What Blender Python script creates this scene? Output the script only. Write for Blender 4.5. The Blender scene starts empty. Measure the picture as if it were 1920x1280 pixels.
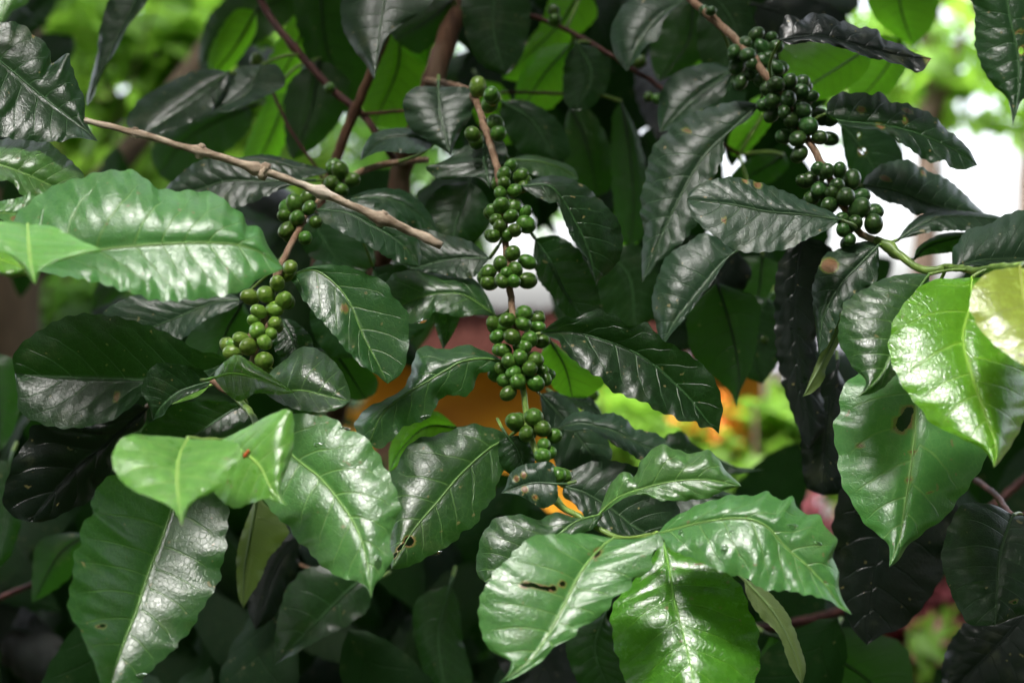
import bpy, math, random
import numpy as np
from mathutils import Vector, Matrix, Quaternion
R = math.radians
sc = bpy.context.scene
col = sc.collection

# ------------------------------------------------------------------ camera, light, exposure
CAM_Z = 1.55
FW = 0.72                                   # frame width per metre of distance (36 mm sensor, 50 mm lens)
cd = bpy.data.cameras.new('camera'); cam = bpy.data.objects.new('camera', cd); col.objects.link(cam)
cam.location = (0, 0, CAM_Z); cam.rotation_euler = (R(90), 0, 0)
cd.lens = 50; cd.sensor_width = 36; cd.clip_start = 0.02; cd.clip_end = 600
cd.dof.use_dof = True; cd.dof.focus_distance = 0.755; cd.dof.aperture_fstop = 5.4
sc.camera = cam

SUN_EL, SUN_AZ = 62, 200                    # degrees; azimuth clockwise from +Y (north), i.e. behind the camera and a little to the left
w = bpy.data.worlds.new('World'); sc.world = w; w.use_nodes = True
nt = w.node_tree; nt.nodes.clear()
sky = nt.nodes.new('ShaderNodeTexSky'); sky.sky_type = 'NISHITA'; sky.sun_disc = False
sky.sun_elevation = R(SUN_EL); sky.sun_rotation = R(SUN_AZ)
sky.air_density = 1.0; sky.dust_density = 6.0; sky.ozone_density = 0.6
bg = nt.nodes.new('ShaderNodeBackground'); bg.inputs[1].default_value = 0.13
out = nt.nodes.new('ShaderNodeOutputWorld')
hz = nt.nodes.new('ShaderNodeHueSaturation'); hz.inputs['Saturation'].default_value = .35; hz.inputs['Value'].default_value = 3.3   # bright overcast
nt.links.new(sky.outputs[0], hz.inputs['Color']); nt.links.new(hz.outputs[0], bg.inputs[0]); nt.links.new(bg.outputs[0], out.inputs[0])
sd = bpy.data.lights.new('sun', 'SUN'); sd.energy = 3.3; sd.angle = R(20); sd.color = (1, .97, .93)
sun = bpy.data.objects.new('sun', sd); col.objects.link(sun)
sdir = Vector((math.cos(R(SUN_EL)) * math.sin(R(SUN_AZ)), math.cos(R(SUN_EL)) * math.cos(R(SUN_AZ)), math.sin(R(SUN_EL))))
sun.rotation_euler = (-sdir).to_track_quat('-Z', 'Y').to_euler()
sc.view_settings.view_transform = 'Standard'; sc.view_settings.look = 'None'
sc.view_settings.exposure = 1.2; sc.view_settings.gamma = 1

# ------------------------------------------------------------------ helpers
def P(px, py, d):
    """point seen at photo pixel (px, py) at distance d metres in front of the camera"""
    return Vector(((px - 960) / 1920 * FW * d, d, CAM_Z + (640 - py) / 1920 * FW * d))

def mesh_obj(name, verts, faces, mats, parent=None, smooth=True, mi=None):
    me = bpy.data.meshes.new(name)
    if parent is not None:
        L = parent.matrix_basis.translation
        verts = [(v[0] - L[0], v[1] - L[1], v[2] - L[2]) for v in verts]
    me.from_pydata([tuple(map(float, v)) for v in verts], [], faces)
    for m in (mats if isinstance(mats, (list, tuple)) else [mats]): me.materials.append(m)
    if smooth: me.polygons.foreach_set('use_smooth', [True] * len(me.polygons))
    if mi is not None: me.polygons.foreach_set('material_index', mi)
    me.update()
    o = bpy.data.objects.new(name, me); col.objects.link(o)
    if parent is not None: o.parent = parent
    return o

def tag(o, label, cat, group=None, kind=None):
    if label: o['label'] = label
    if cat: o['category'] = cat
    if group: o['group'] = group
    if kind: o['kind'] = kind
    return o

def thing(name, label, cat, loc, group=None):
    o = bpy.data.objects.new(name, None); col.objects.link(o)
    o.empty_display_size = 0.03; o.location = loc
    return tag(o, label, cat, group)

def catmull(pts, n=12):
    p = [np.array(q, float) for q in pts]
    if len(p) == 2: return np.array([p[0] + (p[1] - p[0]) * t for t in np.linspace(0, 1, n)])
    p = [2 * p[0] - p[1]] + p + [2 * p[-1] - p[-2]]
    o = []
    for i in range(1, len(p) - 2):
        for t in np.linspace(0, 1, n, endpoint=False):
            a, b, c, d = p[i - 1], p[i], p[i + 1], p[i + 2]
            o.append(0.5 * ((2 * b) + (c - a) * t + (2 * a - 5 * b + 4 * c - d) * t * t + (3 * b - a - 3 * c + d) * t ** 3))
    o.append(p[-2]); return np.array(o)

def resample(pts, n):
    c = catmull(pts); s = np.concatenate([[0], np.cumsum(np.linalg.norm(np.diff(c, axis=0), axis=1))])
    t = np.linspace(0, s[-1], n)
    return np.stack([np.interp(t, s, c[:, k]) for k in range(c.shape[1])], 1)

def tube(pts, rad, n=8, cap=True, lump=0, seed=0):
    """tapered tube along 3D points; rad list; returns verts, faces"""
    rr = random.Random(seed)
    pts = [Vector(p) for p in pts]; V = []; F = []
    up = Vector((0.31, -0.8, 0.5)).normalized()
    for i, p in enumerate(pts):
        t = (pts[min(i + 1, len(pts) - 1)] - pts[max(i - 1, 0)]).normalized()
        a = t.cross(up)
        a = a.normalized() if a.length > 1e-4 else t.orthogonal().normalized()
        b = t.cross(a); r = rad[i] if hasattr(rad, '__len__') else rad
        for k in range(n):
            th = 2 * math.pi * k / n; q = r * (1 + lump * rr.uniform(-1, 1))
            V.append(p + a * math.cos(th) * q + b * math.sin(th) * q)
    for i in range(len(pts) - 1):
        for k in range(n):
            F.append((i * n + k, i * n + (k + 1) % n, (i + 1) * n + (k + 1) % n, (i + 1) * n + k))
    if cap:
        F.append(tuple(range(n))[::-1]); F.append(tuple((len(pts) - 1) * n + k for k in range(n)))
    return V, F

def join(a, b):
    (V, F), (V2, F2) = a, b; k = len(V)
    return V + V2, F + [tuple(i + k for i in f) for f in F2]

# ------------------------------------------------------------------ materials
class NT:
    def __init__(s, name):
        s.m = bpy.data.materials.new(name); s.m.use_nodes = True; s.t = s.m.node_tree; s.t.nodes.clear()
        s.o = s.n('ShaderNodeOutputMaterial')
    def n(s, typ, **kw):
        x = s.t.nodes.new(typ)
        for k, v in kw.items(): setattr(x, k, v)
        return x
    def l(s, a, b): s.t.links.new(a, b)
    def math(s, op, a, b=None, c=None):
        x = s.n('ShaderNodeMath', operation=op)
        for i, v in enumerate((a, b, c)):
            if v is None: continue
            if isinstance(v, (int, float)): x.inputs[i].default_value = v
            else: s.l(v, x.inputs[i])
        return x.outputs[0]
    def mix(s, f, a, b):
        x = s.n('ShaderNodeMix', data_type='RGBA')
        for i, v in ((0, f), (6, a), (7, b)):
            if isinstance(v, (int, float)): x.inputs[i].default_value = v
            elif isinstance(v, tuple): x.inputs[i].default_value = (*v, 1) if len(v) == 3 else v
            else: s.l(v, x.inputs[i])
        return x.outputs[2]
    def ramp(s, v, a, b):           # 0 below a, 1 above b, smooth
        x = s.n('ShaderNodeMapRange', interpolation_type='SMOOTHSTEP')
        s.l(v, x.inputs[0]); x.inputs[1].default_value = a; x.inputs[2].default_value = b
        return x.outputs[0]
    def noise(s, vec, scale, detail=3, rough=.5):
        x = s.n('ShaderNodeTexNoise'); x.inputs['Scale'].default_value = scale
        x.inputs['Detail'].default_value = detail; x.inputs['Roughness'].default_value = rough
        if vec is not None: s.l(vec, x.inputs['Vector'])
        return x.outputs[0]

def leaf_material(name, base, vein, under, trans, tf=0.25, rough=0.34, hole=False, spots=0.0, spec=0.5):
    m = NT(name)
    uv = m.n('ShaderNodeUVMap', uv_map='vein'); sep = m.n('ShaderNodeSeparateXYZ'); m.l(uv.outputs[0], sep.inputs[0])
    s, v = sep.outputs[0], sep.outputs[1]                 # s: lateral vein phase, v: 0 at midrib .. 1 at edge
    geo = m.n('ShaderNodeNewGeometry'); oi = m.n('ShaderNodeObjectInfo'); tc = m.n('ShaderNodeTexCoord')
    pos = tc.outputs['Object']
    rnd = oi.outputs['Random']
    fr = m.math('FRACT', s); dist = m.math('ABSOLUTE', m.math('SUBTRACT', fr, 0.5)); dist = m.math('SUBTRACT', 0.5, dist)   # 0 at a vein
    w1 = m.math('MULTIPLY_ADD', v, -0.035, 0.06)
    lat = m.math('SUBTRACT', 1.0, m.ramp(m.math('DIVIDE', dist, w1), 0.25, 1.1))
    lat = m.math('MULTIPLY', lat, m.math('SUBTRACT', 1.0, m.ramp(v, 0.65, 0.92)))
    mid = m.math('SUBTRACT', 1.0, m.ramp(v, 0.012, 0.05))
    veins = m.math('MAXIMUM', m.math('MULTIPLY', lat, 0.7), mid)
    n1 = m.noise(pos, 22, 3); n2 = m.noise(pos, 190, 3, .6); n3 = m.noise(pos, 900, 2, .6)
    vnet = m.n('ShaderNodeTexVoronoi', feature='DISTANCE_TO_EDGE'); vnet.inputs['Scale'].default_value = 210; m.l(pos, vnet.inputs['Vector'])
    hsv = m.n('ShaderNodeHueSaturation'); hsv.inputs['Color'].default_value = (*base, 1)
    m.l(m.math('MULTIPLY_ADD', rnd, 0.03, 0.485), hsv.inputs['Hue'])
    m.l(m.math('ADD', m.math('MULTIPLY_ADD', rnd, 0.5, 0.45), m.math('MULTIPLY', n1, 0.6)), hsv.inputs['Value'])
    c = m.mix(m.math('MULTIPLY', m.ramp(n2, .42, .7), 0.35), hsv.outputs[0], tuple(min(1, x * 1.9) for x in base))
    c = m.mix(m.math('MULTIPLY', veins, 0.8), c, vein)
    c = m.mix(m.math('MULTIPLY', m.math('SUBTRACT', 1.0, m.ramp(vnet.outputs[0], .0, .10)), .16), c, vein)
    c = m.mix(m.math('MULTIPLY', m.ramp(m.noise(pos, 45, 4, .65), .56, .72), .22), c, (.13, .14, .07))
    # pale worn flecks and brown specks that belong to the blade
    fleck = m.ramp(m.noise(pos, 260, 1, .4), 0.742, 0.765)
    c = m.mix(fleck, c, (.20, .17, .07))
    at = m.n('ShaderNodeAttribute', attribute_name='brown')
    c = m.mix(m.math('MULTIPLY', m.ramp(at.outputs['Fac'], .02, .35), .7), c, (.22, .24, .04)); c = m.mix(m.ramp(m.math('ADD', at.outputs['Fac'], m.math('MULTIPLY_ADD', n3, .5, -.25)), .45, .6), c, (.20, .095, .04))
    cu = m.mix(m.math('MULTIPLY', veins, 0.7), under, tuple(min(1, x * 1.6) for x in under))
    colr = m.mix(geo.outputs['Backfacing'], c, cu)
    p = m.n('ShaderNodeBsdfPrincipled')
    m.l(colr, p.inputs['Base Color'])
    rg = m.math('ADD', m.math('MULTIPLY', n2, 0.16), m.math('MULTIPLY_ADD', n1, 0.14, rough - 0.14))
    rg = m.math('ADD', rg, m.math('MULTIPLY', geo.outputs['Backfacing'], 0.2))
    m.l(rg, p.inputs['Roughness']); p.inputs['Specular IOR Level'].default_value = spec
    # relief: fine net of veins and a sunken groove along each lateral vein
    vor = m.n('ShaderNodeTexVoronoi', feature='DISTANCE_TO_EDGE'); vor.inputs['Scale'].default_value = 330; m.l(pos, vor.inputs['Vector'])
    h = m.math('ADD', m.math('MULTIPLY', n2, .24), m.math('MULTIPLY', m.ramp(vor.outputs[0], 0, .12), .10))
    h = m.math('ADD', h, m.math('MULTIPLY', lat, -0.55)); h = m.math('ADD', h, m.math('MULTIPLY', n3, .12))
    bp = m.n('ShaderNodeBump'); bp.inputs['Distance'].default_value = 0.0007; bp.inputs['Strength'].default_value = 0.7
    m.l(h, bp.inputs['Height']); m.l(bp.outputs[0], p.inputs['Normal'])
    tr = m.n('ShaderNodeBsdfTranslucent')
    m.l(m.mix(m.math('MULTIPLY', veins, .7), trans, tuple(x * .45 for x in trans)), tr.inputs[0]); m.l(bp.outputs[0], tr.inputs[1])
    mx = m.n('ShaderNodeMixShader'); mx.inputs[0].default_value = tf
    m.l(p.outputs[0], mx.inputs[1]); m.l(tr.outputs[0], mx.inputs[2])
    res = mx.outputs[0]
    if hole:
        ha = m.n('ShaderNodeAttribute', attribute_name='hole')
        tp = m.n('ShaderNodeBsdfTransparent'); m2 = m.n('ShaderNodeMixShader')
        m.l(m.math('GREATER_THAN', m.math('ADD', ha.outputs['Fac'], m.math('MULTIPLY_ADD', n3, .5, -.25)), 0.5), m2.inputs[0])
        m.l(res, m2.inputs[1]); m.l(tp.outputs[0], m2.inputs[2]); res = m2.outputs[0]
    m.l(res, m.o.inputs[0])
    return m.m

def simple(name, c1, c2, scale, rough=.6, bump=.001, stretch=None, spec=.4, tf=0, c3=None):
    m = NT(name); tc = m.n('ShaderNodeTexCoord'); v = tc.outputs['Object']
    if stretch:
        mp = m.n('ShaderNodeMapping'); mp.inputs['Scale'].default_value = stretch; m.l(v, mp.inputs[0]); v = mp.outputs[0]
    n = m.noise(v, scale, 5, .6); f = m.ramp(n, .3, .7)
    c = m.mix(f, c1, c2)
    if c3: c = m.mix(m.ramp(m.noise(v, scale * .35, 2), .52, .66), c, c3)
    p = m.n('ShaderNodeBsdfPrincipled'); m.l(c, p.inputs['Base Color']); p.inputs['Roughness'].default_value = rough
    p.inputs['Specular IOR Level'].default_value = spec
    b = m.n('ShaderNodeBump'); b.inputs['Distance'].default_value = bump; b.inputs['Strength'].default_value = .8
    m.l(n, b.inputs['Height']); m.l(b.outputs[0], p.inputs['Normal'])
    r = p.outputs[0]
    if tf:
        t = m.n('ShaderNodeBsdfTranslucent'); m.l(m.mix(.5, c, tuple(min(1, x * 2.2) for x in c2)), t.inputs[0])
        x = m.n('ShaderNodeMixShader'); x.inputs[0].default_value = tf; m.l(r, x.inputs[1]); m.l(t.outputs[0], x.inputs[2]); r = x.outputs[0]
    m.l(r, m.o.inputs[0]); return m.m

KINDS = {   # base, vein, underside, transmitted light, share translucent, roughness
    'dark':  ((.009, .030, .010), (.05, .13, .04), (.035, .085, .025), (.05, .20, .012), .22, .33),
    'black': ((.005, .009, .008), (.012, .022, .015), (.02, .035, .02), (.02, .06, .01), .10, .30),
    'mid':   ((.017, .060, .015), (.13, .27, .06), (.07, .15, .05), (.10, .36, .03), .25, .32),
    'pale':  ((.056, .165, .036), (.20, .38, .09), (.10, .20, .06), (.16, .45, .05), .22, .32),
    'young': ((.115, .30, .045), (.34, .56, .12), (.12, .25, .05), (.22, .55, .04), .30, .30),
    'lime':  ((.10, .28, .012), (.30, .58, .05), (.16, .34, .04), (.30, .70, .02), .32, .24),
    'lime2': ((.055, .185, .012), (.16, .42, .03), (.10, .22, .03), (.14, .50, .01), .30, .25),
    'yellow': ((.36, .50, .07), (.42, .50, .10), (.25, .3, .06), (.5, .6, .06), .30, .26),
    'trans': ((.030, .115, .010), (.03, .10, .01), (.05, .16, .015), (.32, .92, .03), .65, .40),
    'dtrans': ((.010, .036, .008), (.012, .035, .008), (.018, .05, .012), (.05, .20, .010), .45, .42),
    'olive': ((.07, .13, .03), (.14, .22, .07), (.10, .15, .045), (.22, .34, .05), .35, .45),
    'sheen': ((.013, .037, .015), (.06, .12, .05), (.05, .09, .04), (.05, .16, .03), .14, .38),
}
MATS = {}
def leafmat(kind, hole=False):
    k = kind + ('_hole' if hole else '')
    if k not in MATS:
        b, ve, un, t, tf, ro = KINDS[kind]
        MATS[k] = leaf_material('leaf_' + k, b, ve, un, t, tf, ro, hole, 0, .2 if kind == 'shaded' else (.8 if kind in ('pale', 'mid', 'young', 'lime', 'lime2', 'yellow') else .55))
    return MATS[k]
RIB = {}
def ribmat(kind):
    if kind not in RIB:
        b, ve = KINDS[kind][0], KINDS[kind][1]
        RIB[kind] = simple('rib_' + kind, tuple(x * .75 for x in ve), ve, 60, .4, .0002)
    return RIB[kind]
M_bark = simple('bark_brown', (.07, .035, .022), (.16, .085, .05), 120, .8, .0012, (1, 1, .25), .2, 0, (.20, .13, .09))
M_twig = simple('bark_twig', (.14, .075, .042), (.30, .19, .12), 260, .7, .0006, (1, 1, .4), .3, 0, (.36, .27, .19))
M_dry = simple('bark_dry', (.20, .14, .09), (.48, .39, .29), 200, .75, .0010, (.45, 1, 1.3), .25, 0, (.60, .52, .42))
M_red = simple('bark_red', (.05, .014, .012), (.11, .038, .028), 150, .6, .0005)
M_green = simple('shoot_green', (.11, .20, .035), (.22, .34, .07), 120, .4, .0003)
M_node = simple('bark_node', (.13, .07, .04), (.30, .18, .11), 420, .85, .0012, None, .2)
M_scar = simple('berry_scar', (.11, .05, .03), (.26, .15, .08), 900, .8, .0004)

def berry_material(name, a, b):
    m = NT(name); tc = m.n('ShaderNodeTexCoord'); oi = m.n('ShaderNodeObjectInfo'); g = tc.outputs['Object']
    n = m.noise(g, 1.6, 2); n2 = m.noise(g, 14, 2)
    hs = m.n('ShaderNodeHueSaturation'); m.l(m.mix(m.ramp(n, .35, .65), a, b), hs.inputs['Color'])
    m.l(m.math('MULTIPLY_ADD', oi.outputs['Random'], .5, .75), hs.inputs['Value'])
    m.l(m.math('MULTIPLY_ADD', oi.outputs['Random'], .03, .485), hs.inputs['Hue'])
    c = m.mix(m.math('MULTIPLY', m.ramp(n2, .35, .75), .14), hs.outputs[0], tuple(x * 1.5 for x in b))
    p = m.n('ShaderNodeBsdfPrincipled'); m.l(c, p.inputs['Base Color'])
    p.inputs['Roughness'].default_value = .30; p.inputs['Subsurface Weight'].default_value = .15
    p.inputs['Subsurface Radius'].default_value = (.3, .6, .1); p.inputs['Subsurface Scale'].default_value = .003
    b_ = m.n('ShaderNodeBump'); b_.inputs['Strength'].default_value = .08; b_.inputs['Distance'].default_value = .02
    m.l(m.noise(g, 3.5, 2), b_.inputs['Height']); m.l(b_.outputs[0], p.inputs['Normal'])
    m.l(p.outputs[0], m.o.inputs[0]); return m.m
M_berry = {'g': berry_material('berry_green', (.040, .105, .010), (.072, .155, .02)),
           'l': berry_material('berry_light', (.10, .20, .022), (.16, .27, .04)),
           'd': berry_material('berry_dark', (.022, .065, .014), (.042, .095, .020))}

# ------------------------------------------------------------------ setting: ground
def ground():
    n = 60; xs = np.sign(np.linspace(-1, 1, n)) * np.abs(np.linspace(-1, 1, n)) ** 3 * 250
    V = []; rr = random.Random(3)
    for y in xs:
        for x in xs:
            far = max(0, math.hypot(x, y) - 30)
            V.append((x, y, rr.uniform(-.02, .02) + far * 0.0))
    F = [(j * n + i, j * n + i + 1, (j + 1) * n + i + 1, (j + 1) * n + i) for j in range(n - 1) for i in range(n - 1)]
    m = simple('soil', (.020, .014, .009), (.045, .035, .02), 3, .95, .02, None, .1, 0, (.03, .05, .015))
    tag(mesh_obj('ground', V, F, m), None, None, None, 'structure')
ground()

# ------------------------------------------------------------------ branches
BR = {}; STEMS = {}
def branch(key, name, label, cat, at, group=None):
    BR[key] = thing(name, label, cat, P(*at), group); STEMS[key] = []
    return BR[key]
def stem(key, pts, r0, r1, mat, nodes=(), part='stem', lump=.06, extra3d=None, seg=5):
    """pts: (px, py, depth)"""
    p3 = [P(*p) for p in pts] + [Vector(q) for q in (extra3d or [])]
    c = catmull([tuple(p) for p in p3], 8); n = len(c)
    s = np.concatenate([[0], np.cumsum(np.linalg.norm(np.diff(c, axis=0), axis=1))])
    t = np.linspace(0, s[-1], max(8, int(s[-1] / .004))); t = t[:400]
    if len(t) == 400: t = np.linspace(0, s[-1], 400)
    pp = np.stack([np.interp(t, s, c[:, k]) for k in range(3)], 1)
    rad = r0 + (r1 - r0) * t / s[-1]
    # swollen nodes
    for (px, py, k) in nodes:
        q = np.array([(px - 960), (640 - py)])
        pr = np.stack([pp[:, 0] / pp[:, 1], (pp[:, 2] - CAM_Z) / pp[:, 1]], 1) * 1920 / FW
        i = int(np.argmin(np.linalg.norm(pr - q, axis=1)))
        rad = rad * (1 + (k - 1) * np.exp(-((t - t[i]) / .0035) ** 2))
    rr = random.Random(int(pts[0][0] * 7 + pts[0][1]))
    pp = pp + np.array([[rr.uniform(-1, 1) * .0003 for _ in range(3)] for _ in range(len(pp))])
    V, F = tube(pp, rad, 10, True, lump, int(pts[0][0]))
    STEMS[key].append(pp)
    return mesh_obj(part, V, F, mat, BR[key])

# fruiting branches in focus
branch('C', 'coffee_branch', 'fruiting coffee branch hanging down the middle with five tight groups of green berries', 'branch', (860, 165, .93), 'fruiting coffee branches')
stem('C', [(800, 150, .985), (857, 162, .93), (889, 183, .88), (916, 260, .84), (940, 350, .82), (947, 450, .80), (960, 570, .79), (978, 690, .782)], .0024, .0019, M_twig,
     [(889, 183, 1.4), (910, 235, 1.4), (945, 330, 1.5), (943, 405, 1.5), (955, 500, 1.5), (970, 640, 1.4)])
stem('C', [(978, 690, .782), (984, 750, .775), (990, 800, .77), (1015, 870, .76), (1045, 940, .75), (1085, 968, .74), (1160, 1008, .73), (1236, 1002, .705), (1242, 1012, .70)], .0018, .0014, M_green,
     [(990, 800, 1.3), (1045, 940, 1.5), (1236, 1002, 1.7)], 'shoot')
branch('R', 'coffee_branch', 'fruiting coffee branch sloping down at upper right with three big bunches of green berries', 'branch', (1300, 0, .88), 'fruiting coffee branches')
stem('R', [(1280, -30, .90), (1296, 0, .89), (1322, 21, .88), (1381, 77, .86), (1444, 151, .84), (1490, 220, .83), (1528, 285, .82), (1570, 360, .81), (1605, 430, .80), (1640, 450, .80)], .0026, .0020, M_twig,
     [(1333, 30, 1.4), (1415, 110, 1.5), (1490, 220, 1.5), (1575, 370, 1.5)])
stem('R', [(1640, 450, .80), (1662, 460, .797), (1690, 482, .79), (1735, 508, .78), (1775, 500, .775)], .0026, .0018, M_green, [(1662, 460, 1.6), (1737, 508, 1.4)], 'shoot')
branch('L', 'coffee_branch', 'fruiting coffee branch at left with loose light green berries beside the big pale leaf', 'branch', (760, 300, .92), 'fruiting coffee branches')
stem('L', [(800, 300, .95), (760, 303, .92), (700, 313, .9), (640, 342, .87), (580, 392, .83), (557, 438, .8), (526, 500, .785), (505, 570, .78), (482, 640, .775), (466, 700, .77), (430, 735, .765), (398, 712, .77)], .0022, .0016, M_twig,
     [(640, 342, 1.5), (560, 410, 1.5), (521, 512, 1.5), (482, 640, 1.5)])
branch('D', 'dry_twig', 'bare dry tan twig with knobbly nodes lying across the leaves, broken at both ends', 'twig', (160, 225, .70))
stem('D', [(160, 226, .70), (245, 247, .70), (375, 284, .70), (487, 318, .70), (600, 360, .705), (712, 408, .705), (775, 436, .71), (828, 461, .71)], .0015, .0022, M_dry,
     [(245, 247, 1.5), (378, 284, 2.0), (487, 318, 2.2), (598, 358, 1.8), (712, 408, 2.1), (760, 430, 1.2), (800, 448, 1.3)], 'twig', .17)
def knob_twig():
    pp = STEMS['D'][0]; V, F = [], []
    for (px, py, k) in [(245, 247, .8), (378, 284, 1.2), (487, 318, 1.4), (598, 358, 1.1), (712, 408, 1.3), (790, 444, .7)]:
        i = int(np.argmin([abs((960 + p[0] / p[1] * 1920 / FW) - px) for p in pp])); c = Vector(pp[i]); t = (Vector(pp[min(i + 2, len(pp) - 1)]) - Vector(pp[max(i - 2, 0)])).normalized()
        up = t.cross(Vector((0, 1, 0))).normalized()
        for sgn in (-1, 1):
            e = c + up * sgn * .0030 * k + t * .0008 + Vector((0, -.0008, 0))
            V, F = join((V, F), tube([c - t * .0012, c.lerp(e, .6) , e, e + up * sgn * .0003], [.0020 * k, .0018 * k, .0013 * k, .0006], 9, True, .18, px + sgn))
        V, F = join((V, F), tube([c - t * .0012, c - t * .0003, c + t * .0006, c + t * .0014], [.0016, .0026 * k, .0025 * k, .0017], 12, True, .14, px))
        mesh_obj('node', V, F, M_dry, BR['D']); V, F = [], []
knob_twig()
# leafy shoots
branch('W', 'leafy_shoot', 'foreground shoot at left edge carrying the largest pale shiny leaf', 'shoot', (-60, 505, .66))
stem('W', [(-90, 470, .70), (-30, 500, .67), (20, 514, .655), (52, 510, .65)], .0022, .0014, M_green, [], 'shoot')
branch('T', 'leafy_shoot', 'dark torn leaves entering at the top left corner', 'shoot', (-80, 80, .75))
stem('T', [(-80, 360, .78), (-80, 300, .77), (-75, 80, .74), (0, -60, .72)], .0024, .002, M_twig)
branch('B', 'leafy_shoot', 'foreground shoot at lower left with two light green leaves above two larger leaves', 'shoot', (500, 800, .74))
stem('B', [(440, 740, .79), (470, 775, .76), (478, 800, .73), (440, 822, .70), (400, 826, .67), (352, 822, .655)], .002, .0013, M_green, [], 'shoot')
stem('B', [(478, 800, .73), (528, 800, .735)], .0015, .0012, M_green, [], 'shoot')
branch('E', 'leafy_shoot', 'shoot at right edge with one glossy bright lime leaf and one yellowish leaf', 'shoot', (1830, 500, .73))
stem('E', [(1775, 500, .772), (1800, 503, .76), (1830, 508, .73), (1870, 500, .70), (1915, 498, .68), (1990, 480, .68)], .002, .0018, M_green, [], 'shoot')
branch('N', 'leafy_shoot', 'single dark leaf hanging from above at top right corner', 'shoot', (1880, -60, .7))
stem('N', [(1940, -120, .75), (1900, -80, .72), (1880, -45, .705)], .002, .0014, M_twig)
branch('K', 'leafy_shoot', 'blackish wrinkled leaves at left under the big dark oval leaf', 'shoot', (430, 690, .82))
stem('K', [(520, 600, .86), (455, 640, .84), (430, 690, .82), (300, 745, .83), (276, 762, .84)], .002, .0013, M_twig)
branch('U', 'leafy_shoot', 'dark ribbed leaves in deep shade at the lower right corner', 'shoot', (1900, 940, .8))
stem('U', [(1830, 900, .95), (1870, 930, .85), (1900, 965, .78), (1960, 950, .78)], .002, .0015, M_red)

# the shrub behind: trunk and woody stems
branch('S', 'coffee_shrub', 'dense coffee shrub behind the fruiting branches with a brown forking trunk and backlit leaves', 'shrub', (740, 640, 1.1))
base = BR['S'].location.copy()
stem('S', [(880, -60, 1.02), (868, -10, 1.02), (842, 60, 1.0), (812, 150, .99), (782, 240, 1.0), (752, 320, 1.02), (742, 420, 1.04), (700, 540, 1.12), (600, 900, 1.3), (560, 1280, 1.4)], .0074, .013, M_bark, [(812, 150, 1.15)], 'trunk', .07,
     [(-.28, 1.45, .8), (-.3, 1.5, -.02)])
stem('S', [(480, -20, .99), (500, 22, .99), (540, 75, .985), (620, 165, .98), (680, 215, .975), (712, 258, .97), (740, 300, .99)], .0026, .0026, M_red, [(545, 85, 1.3)], 'limb')
stem('S', [(745, 20, .96), (720, 75, .96), (690, 150, .965), (660, 220, .97), (628, 305, .975), (603, 380, .98), (595, 470, .98), (596, 560, 1.0), (650, 700, 1.05)], .0030, .0042, M_bark, [(668, 205, 1.25)], 'limb')
stem('S', [(510, 170, 1.0), (545, 245, 1.0), (590, 310, 1.0), (610, 345, 1.0)], .0012, .0012, M_red, [], 'limb')
stem('S', [(675, 213, .97), (720, 211, .975), (760, 207, .98)], .0013, .0012, M_bark, [], 'limb')
stem('S', [(940, 172, 1.02), (1035, 175, 1.02), (1080, 178, 1.02)], .0011, .0011, M_red, [], 'limb')
stem('S', [(970, 22, 1.02), (1025, 40, 1.02), (1075, 62, 1.02), (1140, 100, 1.0), (1184, 130, 1.0), (1232, 160, 1.0), (1310, 240, 1.0), (1385, 290, 1.0)], .0018, .0014, M_red, [], 'limb')
stem('S', [(0, 1120, 1.05), (60, 1095, 1.05), (160, 1060, 1.05), (300, 1020, 1.0)], .0022, .0014, M_red, [], 'limb')
stem('S', [(500, 1040, 1.0), (560, 1058, 1.0), (620, 1080, 1.0)], .0014, .001, M_twig, [], 'limb')
stem('S', [(1100, 1120, 1.3), (1350, 1180, 1.2), (1620, 1130, 1.1), (1800, 1000, 1.1), (1940, 880, 1.1)], .005, .003, M_red, [], 'limb')

# ------------------------------------------------------------------ leaves
LEAFPTS = {}
def nearest_stem(key, q):
    best = None
    for pp in STEMS[key]:
        d = np.linalg.norm(pp - np.array(q), axis=1); i = int(np.argmin(d))
        if best is None or d[i] < best[0]: best = (d[i], Vector(pp[i]))
    return best

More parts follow.
